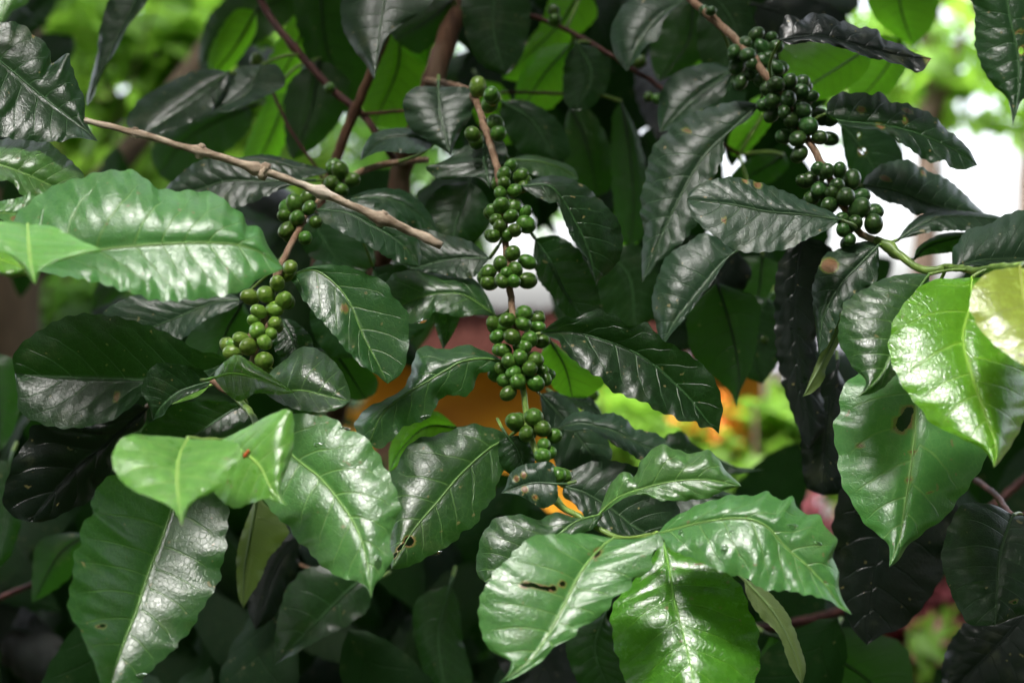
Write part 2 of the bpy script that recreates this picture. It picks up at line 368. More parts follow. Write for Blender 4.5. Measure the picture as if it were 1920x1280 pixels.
def make_leaf(line, res=1.0):
    head, mid, A, B = [x.strip() for x in line.split('|')]
    h = head.split(); key, br, kind = h[0], h[1], h[2]
    d, dm, dt, eA, eB, q, r = map(float, h[3:10])
    opts = dict((o.split('=') if '=' in o else (o, '1')) for o in h[10:])
    pt = lambda s: [tuple(map(float, x.split(','))) for x in s.split()]
    mid, A, B = pt(mid), pt(A), pt(B)
    A = [mid[0]] + A + [mid[-1]]; B = [mid[0]] + B + [mid[-1]]
    rs = random.Random(key)
    size = np.linalg.norm(np.array(mid[0]) - np.array(mid[-1]))
    per = max(size, 90)
    nu = int(min(90, max(44, per / 4) ) * res); nv = int(12 * res) + 1      # nv points per half incl. midrib
    Mi, Ai, Bi = resample(mid, nu), resample(A, nu), resample(B, nu)
    u = np.linspace(0, 1, nu)[:, None]; v = np.linspace(0, 1, nv)[None, :]
    nver = int(opts.get('n', 9)); k = float(opts.get('k', .16))
    ph1, ph2 = rs.uniform(0, 6.28), rs.uniform(0, 6.28); ph0 = rs.uniform(0, 6.28); wob = rs.uniform(.008, .02)
    ext = (np.ptp(np.array(A)[:, 0]) + np.ptp(np.array(A)[:, 1])) / 2 * FW * d / 1920      # rough size in metres
    verts = []; UV = []; idx = {}
    env = np.sin(np.pi * np.clip(u, 0, 1)) ** .5
    holes = [tuple(map(float, x.split(','))) for x in opts['h'].split(';')] if 'h' in opts else []
    browns = [tuple(map(float, x.split(','))) for x in opts['b'].split(';')] if 'b' in opts else []
    hole_a = []; brown_a = []
    def half(E, e, ph, sgn):
        tw = u + 0 * v
        # scalloped margin
        s_edge = nver * (u - k)
        nrm = E - Mi; ln = np.linalg.norm(nrm, axis=1, keepdims=True) + 1e-6
        sc_ = (float(opts.get('sc', 1.0)) * 0.0065 * min(per, 300)) * np.cos(2 * np.pi * (s_edge + nver * wob * np.sin(7 * u + ph0)) + ph * .3) * (.6 + .6 * np.sin(nver * 1.7 * u + ph)) * env * np.minimum(1, ln / 30)
        sc_ += 0.005 * per * np.sin(2 * np.pi * nver * 1.9 * u + ph) * env * np.minimum(1, ln / 30)
        E2 = E + nrm / ln * sc_
        px = Mi[:, None, :] + (E2 - Mi)[:, None, :] * v[:, :, None]
        s = nver * (u + wob * np.sin(7 * u + ph0) + wob * .6 * np.sin(17 * u + ph0 * 2) - k * v ** 1.25 * env.clip(.25)) + ph * .15
        bow = 4 * u * (1 - u) * dm + dt * u ** 1.1
        dd = bow + e * (v ** 1.3) * (env ** 1.0) + 0 * u
        dd = dd - abs(e) * .16 * np.sin(np.pi * v) * env                  # each half bulges towards its upper side
        dd = dd + .05 * np.exp(-(v / .06) ** 2) * env                     # midrib groove
        q_env = env * (v ** .35) * (1 - v ** 5 * .7)
        dd = dd - q * .055 * (np.abs(np.sin(np.pi * s)) ** .8) * q_env
        dd = dd + r * .6 * np.sin(2 * np.pi * (nver * .5) * u + ph) * v ** 3 * env + r * .35 * np.sin(2 * np.pi * nver * .93 * u + ph * 2) * v ** 4 * env
        dd = dd + .12 * np.sin(5 * u + ph + 3 * v) * v
        D = d + dd / 100
        return px, D, s
    pxA, DA, sA = half(Ai, eA, ph1, 1); pxB, DB, sB = half(Bi, eB, ph2, -1)
    # columns: A edge .. midrib .. B edge
    PX = np.concatenate([pxA[:, ::-1], pxB[:, 1:]], 1); DD = np.concatenate([DA[:, ::-1], DB[:, 1:]], 1)
    SS = np.concatenate([sA[:, ::-1], sB[:, 1:]], 1)
    VV = np.abs(np.linspace(-1, 1, 2 * nv - 1))[None, :] + 0 * u
    X = (PX[..., 0] - 960) / 1920 * FW * DD; Y = DD; Z = CAM_Z + (640 - PX[..., 1]) / 1920 * FW * DD
    V3 = np.stack([X, Y, Z], -1).reshape(-1, 3)
    nc = 2 * nv - 1
    # orientation: faces should look at the camera unless flip
    a = PX[nu // 2, 0] - PX[nu // 2, -1]; t = np.array(mid[-1]) - np.array(mid[0])
    cr = a[0] * t[1] - a[1] * t[0]
    want = (cr > 0) != ('flip' in opts)
    F = []
    for i in range(nu - 1):
        for j in range(nc - 1):
            f = (i * nc + j, i * nc + j + 1, (i + 1) * nc + j + 1, (i + 1) * nc + j)
            F.append(f if want else f[::-1])
    nb = len(V3); nfb = len(F); V = [Vector(x) for x in V3]
    # midrib cord and petiole
    midp = [Vector(V3[i * nc + nv - 1]) for i in range(0, nu, 2)]
    toc = [(Vector((0, 0, CAM_Z)) - p).normalized() for p in midp]
    off = .0002 if 'flip' not in opts else .0006
    midp = [p + c * off for p, c in zip(midp, toc)]
    b0 = Vector(V3[nv - 1]); t0 = (b0 - Vector(V3[4 * nc + nv - 1])).normalized()
    ns = nearest_stem(br, b0)
    rw = .0009 * (d / .8) * (1.25 if 'flip' in opts else .9)
    if ns and ns[0] < .075 and 'free' not in opts:
        e = ns[1]; pet = [e, e.lerp(b0, .5) + t0 * ns[0] * .08, b0]
        pet = [Vector(x) for x in catmull([tuple(x) for x in pet], 5)] if ns[0] > .004 else [e]
    else:
        pet = [b0 + t0 * .010 + Vector((0, .010, .001)), b0 + t0 * .005 + Vector((0, .003, 0))]
    allp = pet + midp
    rad = [rw * 1.25] * len(pet) + [rw * (1 - .8 * i / len(midp)) for i in range(len(midp))]
    tv, tf_ = tube(allp, rad, 6)
    V += tv; F += [tuple(i + nb for i in f) for f in tf_]
    npq = 6 * (len(pet) - 1); mi = [0] * nfb + [2] * npq + [1] * (len(tf_) - npq)
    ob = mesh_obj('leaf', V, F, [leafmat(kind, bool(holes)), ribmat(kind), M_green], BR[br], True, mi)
    me = ob.data
    uvl = me.uv_layers.new(name='vein')
    li = np.zeros(len(me.loops), int); me.loops.foreach_get('vertex_index', li)
    sv = np.concatenate([SS.reshape(-1), np.zeros(len(tv))]) ; vv = np.concatenate([VV.reshape(-1), np.zeros(len(tv))])
    uvl.data.foreach_set('uv', np.stack([sv[li] + 40, vv[li]], 1).reshape(-1))
    flat = PX.reshape(-1, 2)
    if holes or browns or 'tipb' in opts:
        def field(lst):
            f = np.zeros(len(V))
            for (x, y, a_, b_, ang) in lst:
                c_, s_ = math.cos(R(ang)), math.sin(R(ang)); dx, dy = flat[:, 0] - x, flat[:, 1] - y
                rr = np.sqrt(((dx * c_ + dy * s_) / a_) ** 2 + ((-dx * s_ + dy * c_) / b_) ** 2)
                f[:nb] = np.maximum(f[:nb], np.clip(1.5 - rr, 0, 2) )
            return f
        hf = field(holes)
        if holes:
            at = me.attributes.new('hole', 'FLOAT', 'POINT'); at.data.foreach_set('value', hf)
        bf = np.clip(np.maximum(field(browns) * 1.6, np.clip((hf - .12) * 5, 0, 1)), 0, 1)
        if 'tipb' in opts: bf[:nb] = np.maximum(bf[:nb], np.clip(((u + 0 * VV).reshape(-1) - float(opts['tipb'])) * 12, 0, 1))
        at = me.attributes.new('brown', 'FLOAT', 'POINT'); at.data.foreach_set('value', bf)
    LEAFPTS[key] = (flat, V3)
    return ob

# key branch kind depth bow tip eA eB quilt ruffle opts | midrib | side A | side B     (photo pixels; depths in cm)
LEAVES = """
F1 W pale .665 -.5 .5 2.5 -1.5 2.0 .30 n=10 k=.2 | 22,512 100,492 185,470 300,458 400,455 470,465 533,504 | 2,470 27,411 60,375 110,345 160,331 200,319 240,320 272,332 300,355 350,357 405,363 430,385 455,400 465,424 490,428 500,455 515,480 | 75,510 130,520 185,530 215,540 240,548 270,556 300,565 330,563 380,560 430,552 455,545 480,528 505,515
F2 W young .64 -.8 -3.2 .8 .5 1.3 .15 n=8 | 52,420 54,460 58,500 67,534 | 0,415 -60,430 -60,455 -20,462 20,478 45,505 58,525 | 100,425 150,450 192,470 150,478 110,490 80,500 72,520
F2b W lime .66 0 -1 .5 -.5 .5 .1 | -40,470 0,485 50,505 | -10,465 25,478 | -10,505 25,512
F3 T pale .72 -.4 1 2.0 -1.2 2.2 .25 k=.2 | -60,295 0,310 53,329 101,350 150,360 | -30,262 0,262 30,256 60,258 90,265 110,283 128,297 150,318 158,335 | -30,335 0,340 20,340 40,365 60,372 100,370
F3b W pale .70 0 1 .5 -1 1 .2 b=28,410,7,4,0 | -40,400 0,400 40,400 85,385 | 0,378 30,372 60,365 | 0,410 20,420 50,415
F4 T dark .74 .2 -.5 1.2 -1.6 1.6 .2 b=62,66,3,3,0;99,112,3,8,20 sc=1.6 | -60,70 0,115 60,165 110,205 155,240 184,265 | -30,30 0,42 30,42 55,55 62,68 78,72 92,95 100,115 125,102 133,115 143,150 158,185 160,222 170,245 | -60,150 -30,220 0,255 40,262 98,267 145,259 168,262
F5 T pale .60 0 -1 1 0 .8 .1 | 30,-60 12,0 0,44 | 60,-40 54,3 25,20 12,38 | -40,-30 -30,10 -12,30
F6 S sheen .96 0 -1 .6 -1 1 .2 | 262,-15 225,60 190,140 163,200 | 212,-10 188,50 182,100 170,150 163,185 | 278,0 240,50 215,100 185,140 178,175
M1 S dark .96 .2 -2 1.5 -.8 1.4 .25 | 428,136 380,175 330,212 262,258 | 400,130 365,133 310,158 270,180 247,205 237,232 | 422,165 400,200 365,225 330,242 295,256
M2 S sheen .96 .2 -1 1 -1 1.4 .25 | 490,122 478,150 455,180 398,208 | 450,125 425,145 410,175 398,198 | 520,122 535,158 500,180 450,202 420,212
M3 S dtrans 1.14 0 1 1 -1 1 .2 | 560,-20 470,30 400,90 375,130 | 480,-30 400,20 376,80 372,110 | 560,30 500,70 440,105 390,130
M3b S dtrans 1.12 0 1 1 -1 1 .2 | 470,200 400,230 340,270 300,330 | 420,200 340,225 290,270 285,300 | 470,240 420,290 370,330 330,345
M4 S sheen .91 0 -2.5 1.2 .6 1.4 .2 | 740,-70 722,0 712,60 702,150 | 660,-50 640,0 642,50 662,90 688,125 | 830,-40 800,15 745,52 720,85 706,125
M5 S dtrans 1.08 0 1 .5 .5 1 .2 | 600,-30 610,80 640,160 665,215 | 550,-10 565,80 595,160 630,205 | 655,-20 680,80 690,150
M5b S dtrans 1.06 0 -1 .5 .5 1 .2 | 600,110 585,200 562,270 547,300 | 545,150 533,200 535,260 542,290 | 655,150 645,210 610,260 570,290
M6 C sheen .885 -.3 -2.2 .6 .8 1.6 .2 free | 822,163 825,210 835,255 845,293 | 790,162 775,165 757,185 758,215 772,245 800,262 830,280 | 850,163 868,163 885,170 888,195 880,225 865,245 851,275
M7 L sheen .89 -.5 0 .8 -2 2.2 .2 | 812,270 770,256 720,262 676,302 | 790,245 745,240 700,250 680,280 | 800,282 770,288 720,284 692,292
M8 C dark .865 -.4 -2.5 .5 .5 1 .15 | 905,262 908,300 914,330 918,353 | 880,270 870,275 835,300 798,315 830,337 880,330 905,343 | 935,256 950,280 948,300 935,320 922,342
M9 C dark .82 -.2 .5 1.6 -1.0 1.0 .35 sc=.7 | 977,349 1025,347 1052,370 1075,410 1095,450 1110,495 1118,536 | 1006,334 1033,329 1067,334 1099,350 1131,380 1158,411 1168,449 1166,475 1147,507 1125,524 | 990,360 1006,369 1028,380 1046,382 1057,411 1073,449 1099,486 1113,515
M9b C mid .90 0 1 1.5 -.6 .7 .15 | 955,300 1010,303 1050,315 1085,336 | 990,290 1040,300 1075,315 | 990,325 1040,335 1070,338
M10 C dark .86 0 -1 -.5 .8 1.2 .2 | 1003,447 1035,495 1058,545 1100,605 | 1045,442 1085,470 1112,520 1125,560 1120,590 | 1000,490 1010,525 1035,555 1060,590
M11 R sheen .865 -.3 -2.5 1.6 -.6 1.5 .25 n=10 b=1290,246,7,3,20 | 1425,195 1370,245 1315,300 1265,390 1235,455 1204,530 | 1380,190 1320,205 1270,230 1225,275 1210,330 1200,390 1207,430 1203,480 | 1405,222 1360,255 1358,290 1345,320 1330,370 1303,425 1265,468 1225,505
M12 R sheen .82 -.2 -1.5 1.4 -.6 1.4 .2 sc=.6 free | 1378,473 1350,497 1320,535 1290,572 1265,603 1240,650 | 1350,450 1318,437 1290,455 1255,475 1240,500 1225,545 1222,570 1228,600 1234,630 | 1364,484 1347,512 1325,545 1305,570 1285,597 1262,622 1247,642
M13 R sheen .765 -.2 .8 1.0 -1.0 1.5 .10 k=.22 sc=.3 n=8 b=1398,340,4,3,0;1421,347,6,4,0;1358,412,4,3,0 | 1576,412 1500,402 1440,397 1370,383 1288,374 | 1555,395 1520,382 1480,362 1440,347 1400,336 1365,332 1325,340 1298,355 | 1550,432 1510,450 1480,466 1440,472 1400,473 1370,465 1345,445 1310,420 1292,390
M14 R black .88 0 -1 .3 .5 .6 .2 sc=.3 free | 1505,440 1490,560 1495,680 1518,840 | 1458,500 1453,620 1462,700 1480,760 1508,830 | 1560,470 1540,560 1530,680 1548,790
M14b R black .89 0 -1 .3 .5 .6 .2 sc=.3 free | 1570,690 1550,800 1542,928 | 1520,730 1503,800 1503,860 1512,912 | 1600,760 1595,860 1578,920
M15 R olive .80 0 -1.5 .2 .3 .5 .1 flip free | 1585,580 1558,650 1506,743 | 1568,595 1535,670 | 1585,620 1568,652 1549,690 1545,712 1525,735
M16 R sheen .795 -.3 -1.5 1.2 -.4 1.4 .3 b=1555,498,13,11,0 | 1647,460 1606,502 1577,534 1545,590 1535,665 | 1622,452 1580,465 1550,475 1535,500 1523,540 1525,580 1530,620 | 1648,486 1642,528 1617,544 1593,558 1582,572 1565,620 1550,650
M17 E mid .745 -.3 -3.5 1.2 .6 2.0 .15 | 1742,514 1712,560 1682,640 1660,690 1640,716 1611,743 | 1700,513 1650,525 1615,545 1595,556 1580,575 1573,610 1572,640 1585,665 1600,690 1620,708 1623,722 | 1742,530 1735,550 1720,600 1700,650 1688,690 1665,718 1640,736
M18 E lime .71 -.6 -6.5 .9 2.6 1.4 .2 n=7 k=.2 | 1822,520 1820,570 1806,630 1818,689 1845,769 1868,838 1863,876 | 1790,522 1750,525 1710,550 1685,585 1667,630 1667,660 1680,700 1700,735 1720,760 1750,795 1800,820 1840,840 1858,862 | 1870,525 1920,560 1950,640 1945,720 1915,800 1895,835 1882,855 1872,868
M19 E yellow .66 -.2 -4.5 .3 .3 .8 .1 n=7 | 1912,500 1918,550 1935,620 1955,700 | 1860,508 1830,530 1819,560 1822,590 1840,620 1870,650 1920,685 | 1960,520 2000,580 1990,640 1970,680
M20 E pale .79 -.4 -6 1.1 .9 2.4 .2 n=7 k=.2 h=1694,790,12,20,25;1704,770,9,9,0 b=1610,835,4,4,0;1707,900,4,5,0;1742,922,4,3,0;1712,848,3,3,0 | 1722,640 1720,750 1713,830 1706,888 1696,950 1688,1006 1667,1063 | 1670,650 1620,690 1590,715 1577,735 1572,770 1564,800 1570,860 1580,910 1600,945 1620,980 1650,1005 1665,1020 1668,1045 | 1780,660 1830,740 1852,800 1852,840 1845,870 1820,905 1800,935 1770,970 1730,1000 1700,1025 1685,1050
M21 R sheen .85 -.2 .5 1.6 -1.0 1.4 .25 b=1660,335,9,4,20;1732,325,5,3,30 | 1616,347 1665,354 1710,369 1760,386 1850,404 | 1625,330 1650,310 1665,304 1700,299 1720,310 1745,322 1775,335 1800,355 1830,385 | 1640,365 1660,378 1690,385 1715,402 1735,402 1770,398 1810,402
M22 R sheen .82 -.2 1 1.2 -.6 1.4 .2 | 1683,450 1720,425 1760,408 1820,407 1890,416 | 1700,425 1730,402 1780,395 1830,398 1870,405 | 1715,442 1740,436 1790,432 1850,434
M22b R dtrans .84 0 0 .6 -.4 .8 .2 | 1712,487 1740,462 1790,447 1830,440 | 1722,462 1760,440 1800,435 | 1740,478 1790,472 1820,458
M23 E sheen .77 -.2 1 1.8 -.5 1.7 .15 k=.22 | 1785,504 1834,489 1880,486 1920,486 1995,492 | 1786,470 1795,455 1815,430 1850,422 1880,405 1910,395 1960,400 | 1830,497 1860,505 1920,507 1970,502
M24 R dark .82 -.3 -.5 1.4 -1.2 1.4 .35 sc=1.4 h=1697,225,3,6,0 b=1650,236,7,4,30;1702,208,9,3,20;1615,206,6,5,0 | 1550,212 1569,226 1659,236 1725,252 1792,282 1833,310 | 1553,190 1579,173 1606,175 1632,175 1654,175 1670,191 1702,194 1725,207 1747,212 1765,234 1792,255 1818,281 | 1593,239 1646,244 1686,266 1712,284 1739,303 1771,303 1787,316 1805,319
M25 R dark .93 0 0 .5 .5 1 .2 free h=1611,255,3,5,0;1618,284,8,4,5 | 1575,232 1615,280 1655,345 | 1620,228 1670,250 1693,290 1690,330 | 1580,270 1588,310 1610,350
M26 R black .80 0 .5 1.2 -.6 1.6 .4 tipb=.93 sc=1.6 | 1463,75 1530,68 1600,84 1680,103 1746,110 | 1462,53 1476,29 1505,37 1518,25 1553,29 1579,40 1611,50 1646,56 1654,72 1686,82 1712,98 1728,104 | 1480,84 1526,79 1566,87 1606,100 1627,108 1670,117 1702,128 1718,137 1732,131
M27 N dark .69 .1 -1.5 1 .6 1.2 .12 h=1915,95,5,7,0 b=1910,60,8,2,0 sc=.4 | 1880,-50 1895,40 1910,110 1908,180 1899,236 | 1800,-40 1825,10 1828,50 1829,90 1843,130 1862,160 1885,180 1895,205 | 1960,-30 1960,90 1935,170 1915,190 1904,220
M28 S trans 1.05 0 0 .5 .5 .8 .1 | 1680,-60 1690,20 1712,86 | 1620,-40 1638,30 1680,68 | 1755,-30 1752,40 1732,68
M29 S trans .98 0 0 .5 .5 .8 .1 free | 1625,92 1570,128 1520,160 1486,186 | 1560,70 1500,72 1463,92 1466,130 1476,160 | 1632,120 1610,150 1560,182 1515,190
M29b S trans 1.06 0 0 .5 .5 .8 .1 | 1690,70 1660,130 1610,190 | 1640,70 1600,120 1590,170 | 1705,110 1680,160 1640,190
M30 S sheen .92 -.3 -1.5 1.2 -.5 1.2 .15 free sc=.5 | 1285,0 1245,25 1215,55 1190,95 1175,134 | 1240,-15 1190,-8 1165,15 1147,48 1145,74 1153,106 1167,125 | 1280,5 1259,24 1243,42 1235,74 1214,84 1195,108
M31 S dtrans 1.03 0 0 .5 .5 1 .2 | 1300,0 1290,80 1236,152 | 1250,20 1220,90 1228,140 | 1338,30 1335,90 1290,128
M32 R dark .93 -.2 -1 1.2 -.6 1.4 .2 | 1376,130 1310,180 1238,248 | 1330,118 1270,135 1240,170 1233,220 | 1368,158 1347,190 1310,208 1270,238
C1 L mid .795 -.3 -2.5 -.4 -1.2 1.2 .2 k=.22 n=7 b=646,578,7,5,40 sc=.7 | 541,518 581,506 607,515 639,544 661,579 682,632 705,675 727,719 | 573,503 600,497 645,497 679,510 714,523 728,536 737,556 756,574 767,595 766,620 765,660 755,695 740,711 | 552,534 568,560 592,590 613,613 634,637 645,652 677,684 706,702 719,714
C2 C mid .83 -.2 0 1.4 -.7 1.0 .2 k=.2 n=7 | 932,594 880,558 847,550 799,555 756,571 722,592 | 918,563 894,526 862,512 820,508 772,507 735,515 715,550 | 894,590 868,594 840,590 815,584 804,597 768,606 735,603
C3 C mid .795 -.3 -2 1.6 .2 1.2 .3 k=.2 n=8 sc=.6 | 942,677 905,672 865,678 839,692 799,716 767,734 735,758 711,785 692,832 | 929,667 894,652 870,646 833,655 793,648 776,673 767,708 751,732 719,750 690,763 666,790 666,803 676,824 | 926,694 897,702 889,726 873,742 833,742 820,758 801,785 756,801 735,825 711,841
C4 S trans .89 0 -1 .5 -.5 .7 .1 | 860,802 800,800 752,842 729,886 | 815,770 768,788 733,830 | 840,814 795,832 755,864
C4b S dtrans .92 0 0 .5 -.5 .7 .1 | 625,655 655,700 685,748 | 600,665 625,715 660,748 | 660,665 705,705 705,735
C5 C mid .80 -.3 -5 1.4 .3 1.4 .2 n=7 k=.2 h=767,1014,9,9,-30;752,1025,9,4,-40;741,1040,6,3,-60 | 955,819 918,840 878,875 852,902 825,935 772,998 734,1066 | 942,809 905,797 878,796 812,817 780,822 756,848 748,867 728,890 726,950 728,1000 730,1040 | 950,840 946,875 932,907 926,933 905,957 894,980 865,1001 839,1025 812,1038 778,1057 750,1066
C6 B pale .71 -.5 -5.5 .8 .4 1.6 .2 n=8 k=.22 | 528,803 546,851 600,896 640,945 666,985 682,1025 690,1068 696,1122 | 545,776 586,777 629,785 645,801 671,814 685,817 703,840 719,872 730,888 743,920 747,936 752,955 738,983 732,1020 736,1046 719,1078 703,1097 | 505,850 490,900 504,953 538,983 552,1009 573,1025 597,1054 629,1078 666,1089 687,1100
L1 B young .64 -.9 -5.5 .6 .6 1.5 .12 n=9 | 352,822 338,850 332,886 334,930 341,988 | 319,818 279,816 247,814 228,822 218,835 210,854 212,875 226,899 247,917 279,931 319,949 336,972 | 385,824 425,826 446,832 452,851 441,878 425,902 398,923 367,936 353,952 345,970
L2 B young .665 -.6 -3.5 1.0 .3 1.5 .12 n=8 | 408,828 433,834 457,848 486,872 504,907 520,930 538,946 | 440,812 470,797 505,778 543,767 551,795 549,840 538,880 527,908 528,930 | 405,860 400,895 404,926 438,952 470,943 500,935 520,941
L3 B mid .73 -.5 -7.5 -2.6 .2 1.8 .25 n=10 k=.12 h=191,1173,7,4,-15 | 350,885 323,953 303,1012 279,1073 255,1147 234,1200 207,1280 195,1340 | 280,880 202,894 183,915 171,939 173,961 151,988 150,1017 138,1046 135,1091 128,1115 130,1150 149,1179 162,1211 183,1261 190,1300 | 400,895 427,940 426,993 420,1046 406,1099 380,1139 359,1179 337,1203 308,1235 279,1259 250,1300 220,1325
L4 K olive .87 0 -1 .3 .5 1 .3 flip free | 482,930 470,1000 458,1070 456,1140 | 466,965 449,1014 443,1052 446,1113 | 507,953 541,993 520,1028 504,1046 488,1086 470,1115
L5 K dark .80 -.2 .5 -.9 -1.6 1.8 .12 k=.24 n=8 sc=.3 b=219,744,4,8,15 | 430,680 380,698 330,710 268,713 200,711 133,708 80,705 28,700 | 406,663 372,658 343,640 313,624 271,608 234,597 173,588 120,595 80,616 45,640 24,668 | 415,695 380,722 320,742 266,742 255,755 207,790 181,793 143,803 106,801 74,793 37,771 32,732
L6 K dark .775 -.2 -1 -.3 -.6 .8 .12 free | 398,715 364,724 332,737 300,765 286,787 | 377,692 345,684 306,679 284,688 266,721 268,740 280,763 | 385,727 364,736 321,758 306,778
L6b B young .79 0 -1 0 -.5 .5 .1 free | 395,722 360,737 322,758 | 365,722 335,742 | 372,742 345,752
L7 K black .84 -.3 -1.5 -1.0 .6 2.8 .3 k=.2 n=6 sc=.5 | 276,765 200,830 130,890 55,978 | 255,757 226,766 207,785 159,799 66,797 50,827 27,859 13,899 5,939 25,968 | 268,800 228,822 215,860 207,886 186,907 168,939 133,955 106,969 80,978
L8 K dark .83 -.2 -1.5 -.8 -.3 .8 .2 | 463,757 436,769 399,793 356,825 310,862 | 414,752 372,751 327,758 292,785 266,808 275,840 | 464,785 430,806 409,822 360,850
L9 B lime2 .735 -.3 -1 .9 -.8 .8 .12 free | 400,708 440,700 500,715 553,736 | 409,690 441,665 470,678 515,708 | 425,738 450,752 480,737 520,740
L10 B mid .745 -.4 -1.5 1.8 -.9 1.0 .15 n=6 sc=.4 free | 486,727 530,735 565,732 610,742 656,752 | 501,705 515,689 536,673 560,652 590,652 618,670 640,695 656,733 | 515,750 554,767 590,772 625,770 647,760
L11 L dark .81 0 -1 0 .5 .8 .2 | 525,598 545,630 556,668 | 510,610 510,640 525,668 | 550,600 582,630 585,655
L12 L sheen .845 0 0 .8 -.8 1.2 .15 k=.18 | 453,562 399,568 332,596 282,617 240,646 | 420,546 330,546 250,555 205,575 196,595 | 438,577 393,596 367,614 335,640 280,655
L12b L dtrans .92 0 0 .5 .5 .8 .15 | 455,566 425,620 400,690 | 400,580 350,635 350,680 | 470,600 460,655 430,690
L13 S dtrans .95 0 -1 .5 .5 .7 .1 | -40,660 -5,740 0,845 | -60,700 -40,800 | 20,670 38,720 34,780 16,825
L14 S dtrans 1.0 0 0 .5 .5 .8 .1 | 165,1000 110,1040 60,1130 | 110,1000 70,1020 60,1080 | 150,1060 110,1100
C7 C sheen .74 0 0 .4 -.4 .8 .15 free b=968,897,4,5,0;982,890,4,5,0;984,917,5,5,0;1003,932,4,4,0 h=1003,932,3,4,0 sc=.3 | 1045,907 1000,905 965,915 939,924 | 1032,868 1006,867 977,872 956,888 948,912 | 1046,931 1038,944 1017,953 1001,944 972,928
C7b C dark .785 0 -.5 .3 .3 .8 .1 free | 952,818 972,848 985,890 | 935,830 938,870 960,890 | 985,818 1003,848 1000,875
C8 C sheen .86 -.2 -1 .8 -.8 1.6 .2 n=7 free | 1012,738 1060,790 1100,840 1135,885 | 1046,735 1085,766 1130,810 1148,850 | 1018,780 1030,830 1048,880 1095,895
C8b C sheen .88 0 0 .5 -.5 1.4 .2 free | 1055,742 1095,755 1131,779 | 1085,738 1112,750 | 1080,762 1108,776
C9 C sheen .83 -.2 -.6 1.0 -1.0 1.2 .2 free | 1044,803 1089,794 1126,801 1160,812 1205,835 1258,852 | 1062,782 1089,770 1126,777 1147,773 1174,785 1190,803 1227,811 1256,832 | 1075,806 1105,805 1131,819 1153,835 1179,848 1203,864 1230,860
C9b S dark .92 0 0 .5 -.3 1 .2 | 1236,838 1290,848 1350,872 1432,880 | 1250,816 1280,809 1300,832 1345,857 1390,878 | 1280,872 1330,886 1385,888
C10 C pale .735 -.3 -1.5 1.1 -.3 1.6 .2 k=.24 n=7 sc=.6 | 1120,968 1150,938 1190,920 1254,904 1320,899 1390,911 | 1131,939 1142,912 1158,891 1179,884 1190,894 1200,867 1219,846 1240,833 1272,843 1296,851 1325,842 1346,859 1362,883 1383,902 | 1175,931 1211,928 1240,938 1290,937 1325,934 1360,918
C11 C sheen .80 -.2 -.5 1.0 -.7 2.2 .2 k=.24 n=8 | 1057,912 1099,925 1152,959 1195,992 1255,1015 | 1065,888 1090,872 1126,863 1180,870 1240,900 1275,960 | 1056,930 1080,947 1100,972 1150,1002 1205,1020
C11b C sheen .85 0 0 .8 -.6 2 .2 free | 1150,960 1250,945 1330,932 1410,950 | 1190,930 1290,910 1370,925 | 1200,980 1280,980 1360,965
C12 C pale .70 -.5 -3 1.3 -1.3 2.0 .25 n=9 sc=1.0 k=.2 | 1232,1000 1325,977 1392,971 1436,985 1473,1025 1513,1060 1550,1099 1577,1137 1598,1152 | 1259,972 1299,951 1325,940 1365,930 1420,926 1441,919 1449,931 1468,936 1486,931 1500,957 1534,966 1548,988 1567,1004 1567,1025 1560,1044 1571,1065 1574,1105 1584,1131 | 1246,1012 1259,1030 1293,1044 1325,1057 1354,1073 1392,1081 1434,1105 1473,1107 1508,1113 1526,1118 1553,1124 1572,1138
C13 C lime2 .735 -.5 -6 .6 .6 3.0 .2 n=8 k=.16 | 1243,1012 1256,1073 1267,1137 1280,1184 1293,1240 1301,1280 1308,1345 | 1222,1045 1185,1092 1152,1128 1146,1155 1148,1192 1160,1240 1174,1277 1220,1325 | 1262,1025 1312,1044 1360,1070 1392,1102 1404,1139 1421,1179 1424,1219 1418,1272 1370,1330
C14 C pale .685 -.7 -4.5 .9 .2 1.2 .15 n=10 k=.12 h=985,1096,9,3.5,0;1000,1096,8,4,10;1018,1102,12,4,5;1036,1102,10,4,-10;1052,1094,9,4,-20;1120,1036,5,8,25 | 1150,1009 1137,1017 1110,1044 1083,1083 1057,1137 1028,1190 993,1238 934,1281 | 1100,1000 1050,1000 1000,1004 980,1018 950,1048 915,1088 897,1137 900,1174 910,1206 932,1227 950,1226 958,1240 952,1262 | 1171,1010 1206,1008 1235,1000 1243,1020 1224,1036 1222,1062 1206,1079 1187,1083 1179,1105 1152,1118 1142,1139 1113,1163 1089,1174 1078,1192 1041,1211 1014,1240 967,1269
C15 C mid .735 -.3 -2 .9 -.5 1.2 .15 n=7 | 1128,964 1081,977 1041,1006 980,1045 908,1090 | 1099,972 1070,968 1041,960 1010,974 975,964 930,972 905,1000 893,1050 896,1078 | 1112,990 1060,1015 1000,1065 940,1095
C16 S dark .88 0 0 .5 .5 1 .2 | 1135,1150 1115,1220 1150,1310 | 1065,1190 1070,1250 1100,1295 | 1155,1200 1180,1270
C17 C olive .79 -.3 -1 .6 -.4 .6 .1 flip | 1395,1085 1445,1140 1475,1190 1495,1240 1504,1284 | 1430,1100 1460,1128 1482,1160 1502,1215 1511,1250 | 1400,1115 1425,1155 1460,1190 1478,1240 1494,1270
C18 S dtrans .97 0 0 .8 .5 1 .1 flip n=7 | 1445,1190 1560,1230 1640,1285 1700,1350 | 1500,1178 1579,1174 1659,1192 1700,1215 1712,1280 | 1420,1250 1470,1310 1560,1350
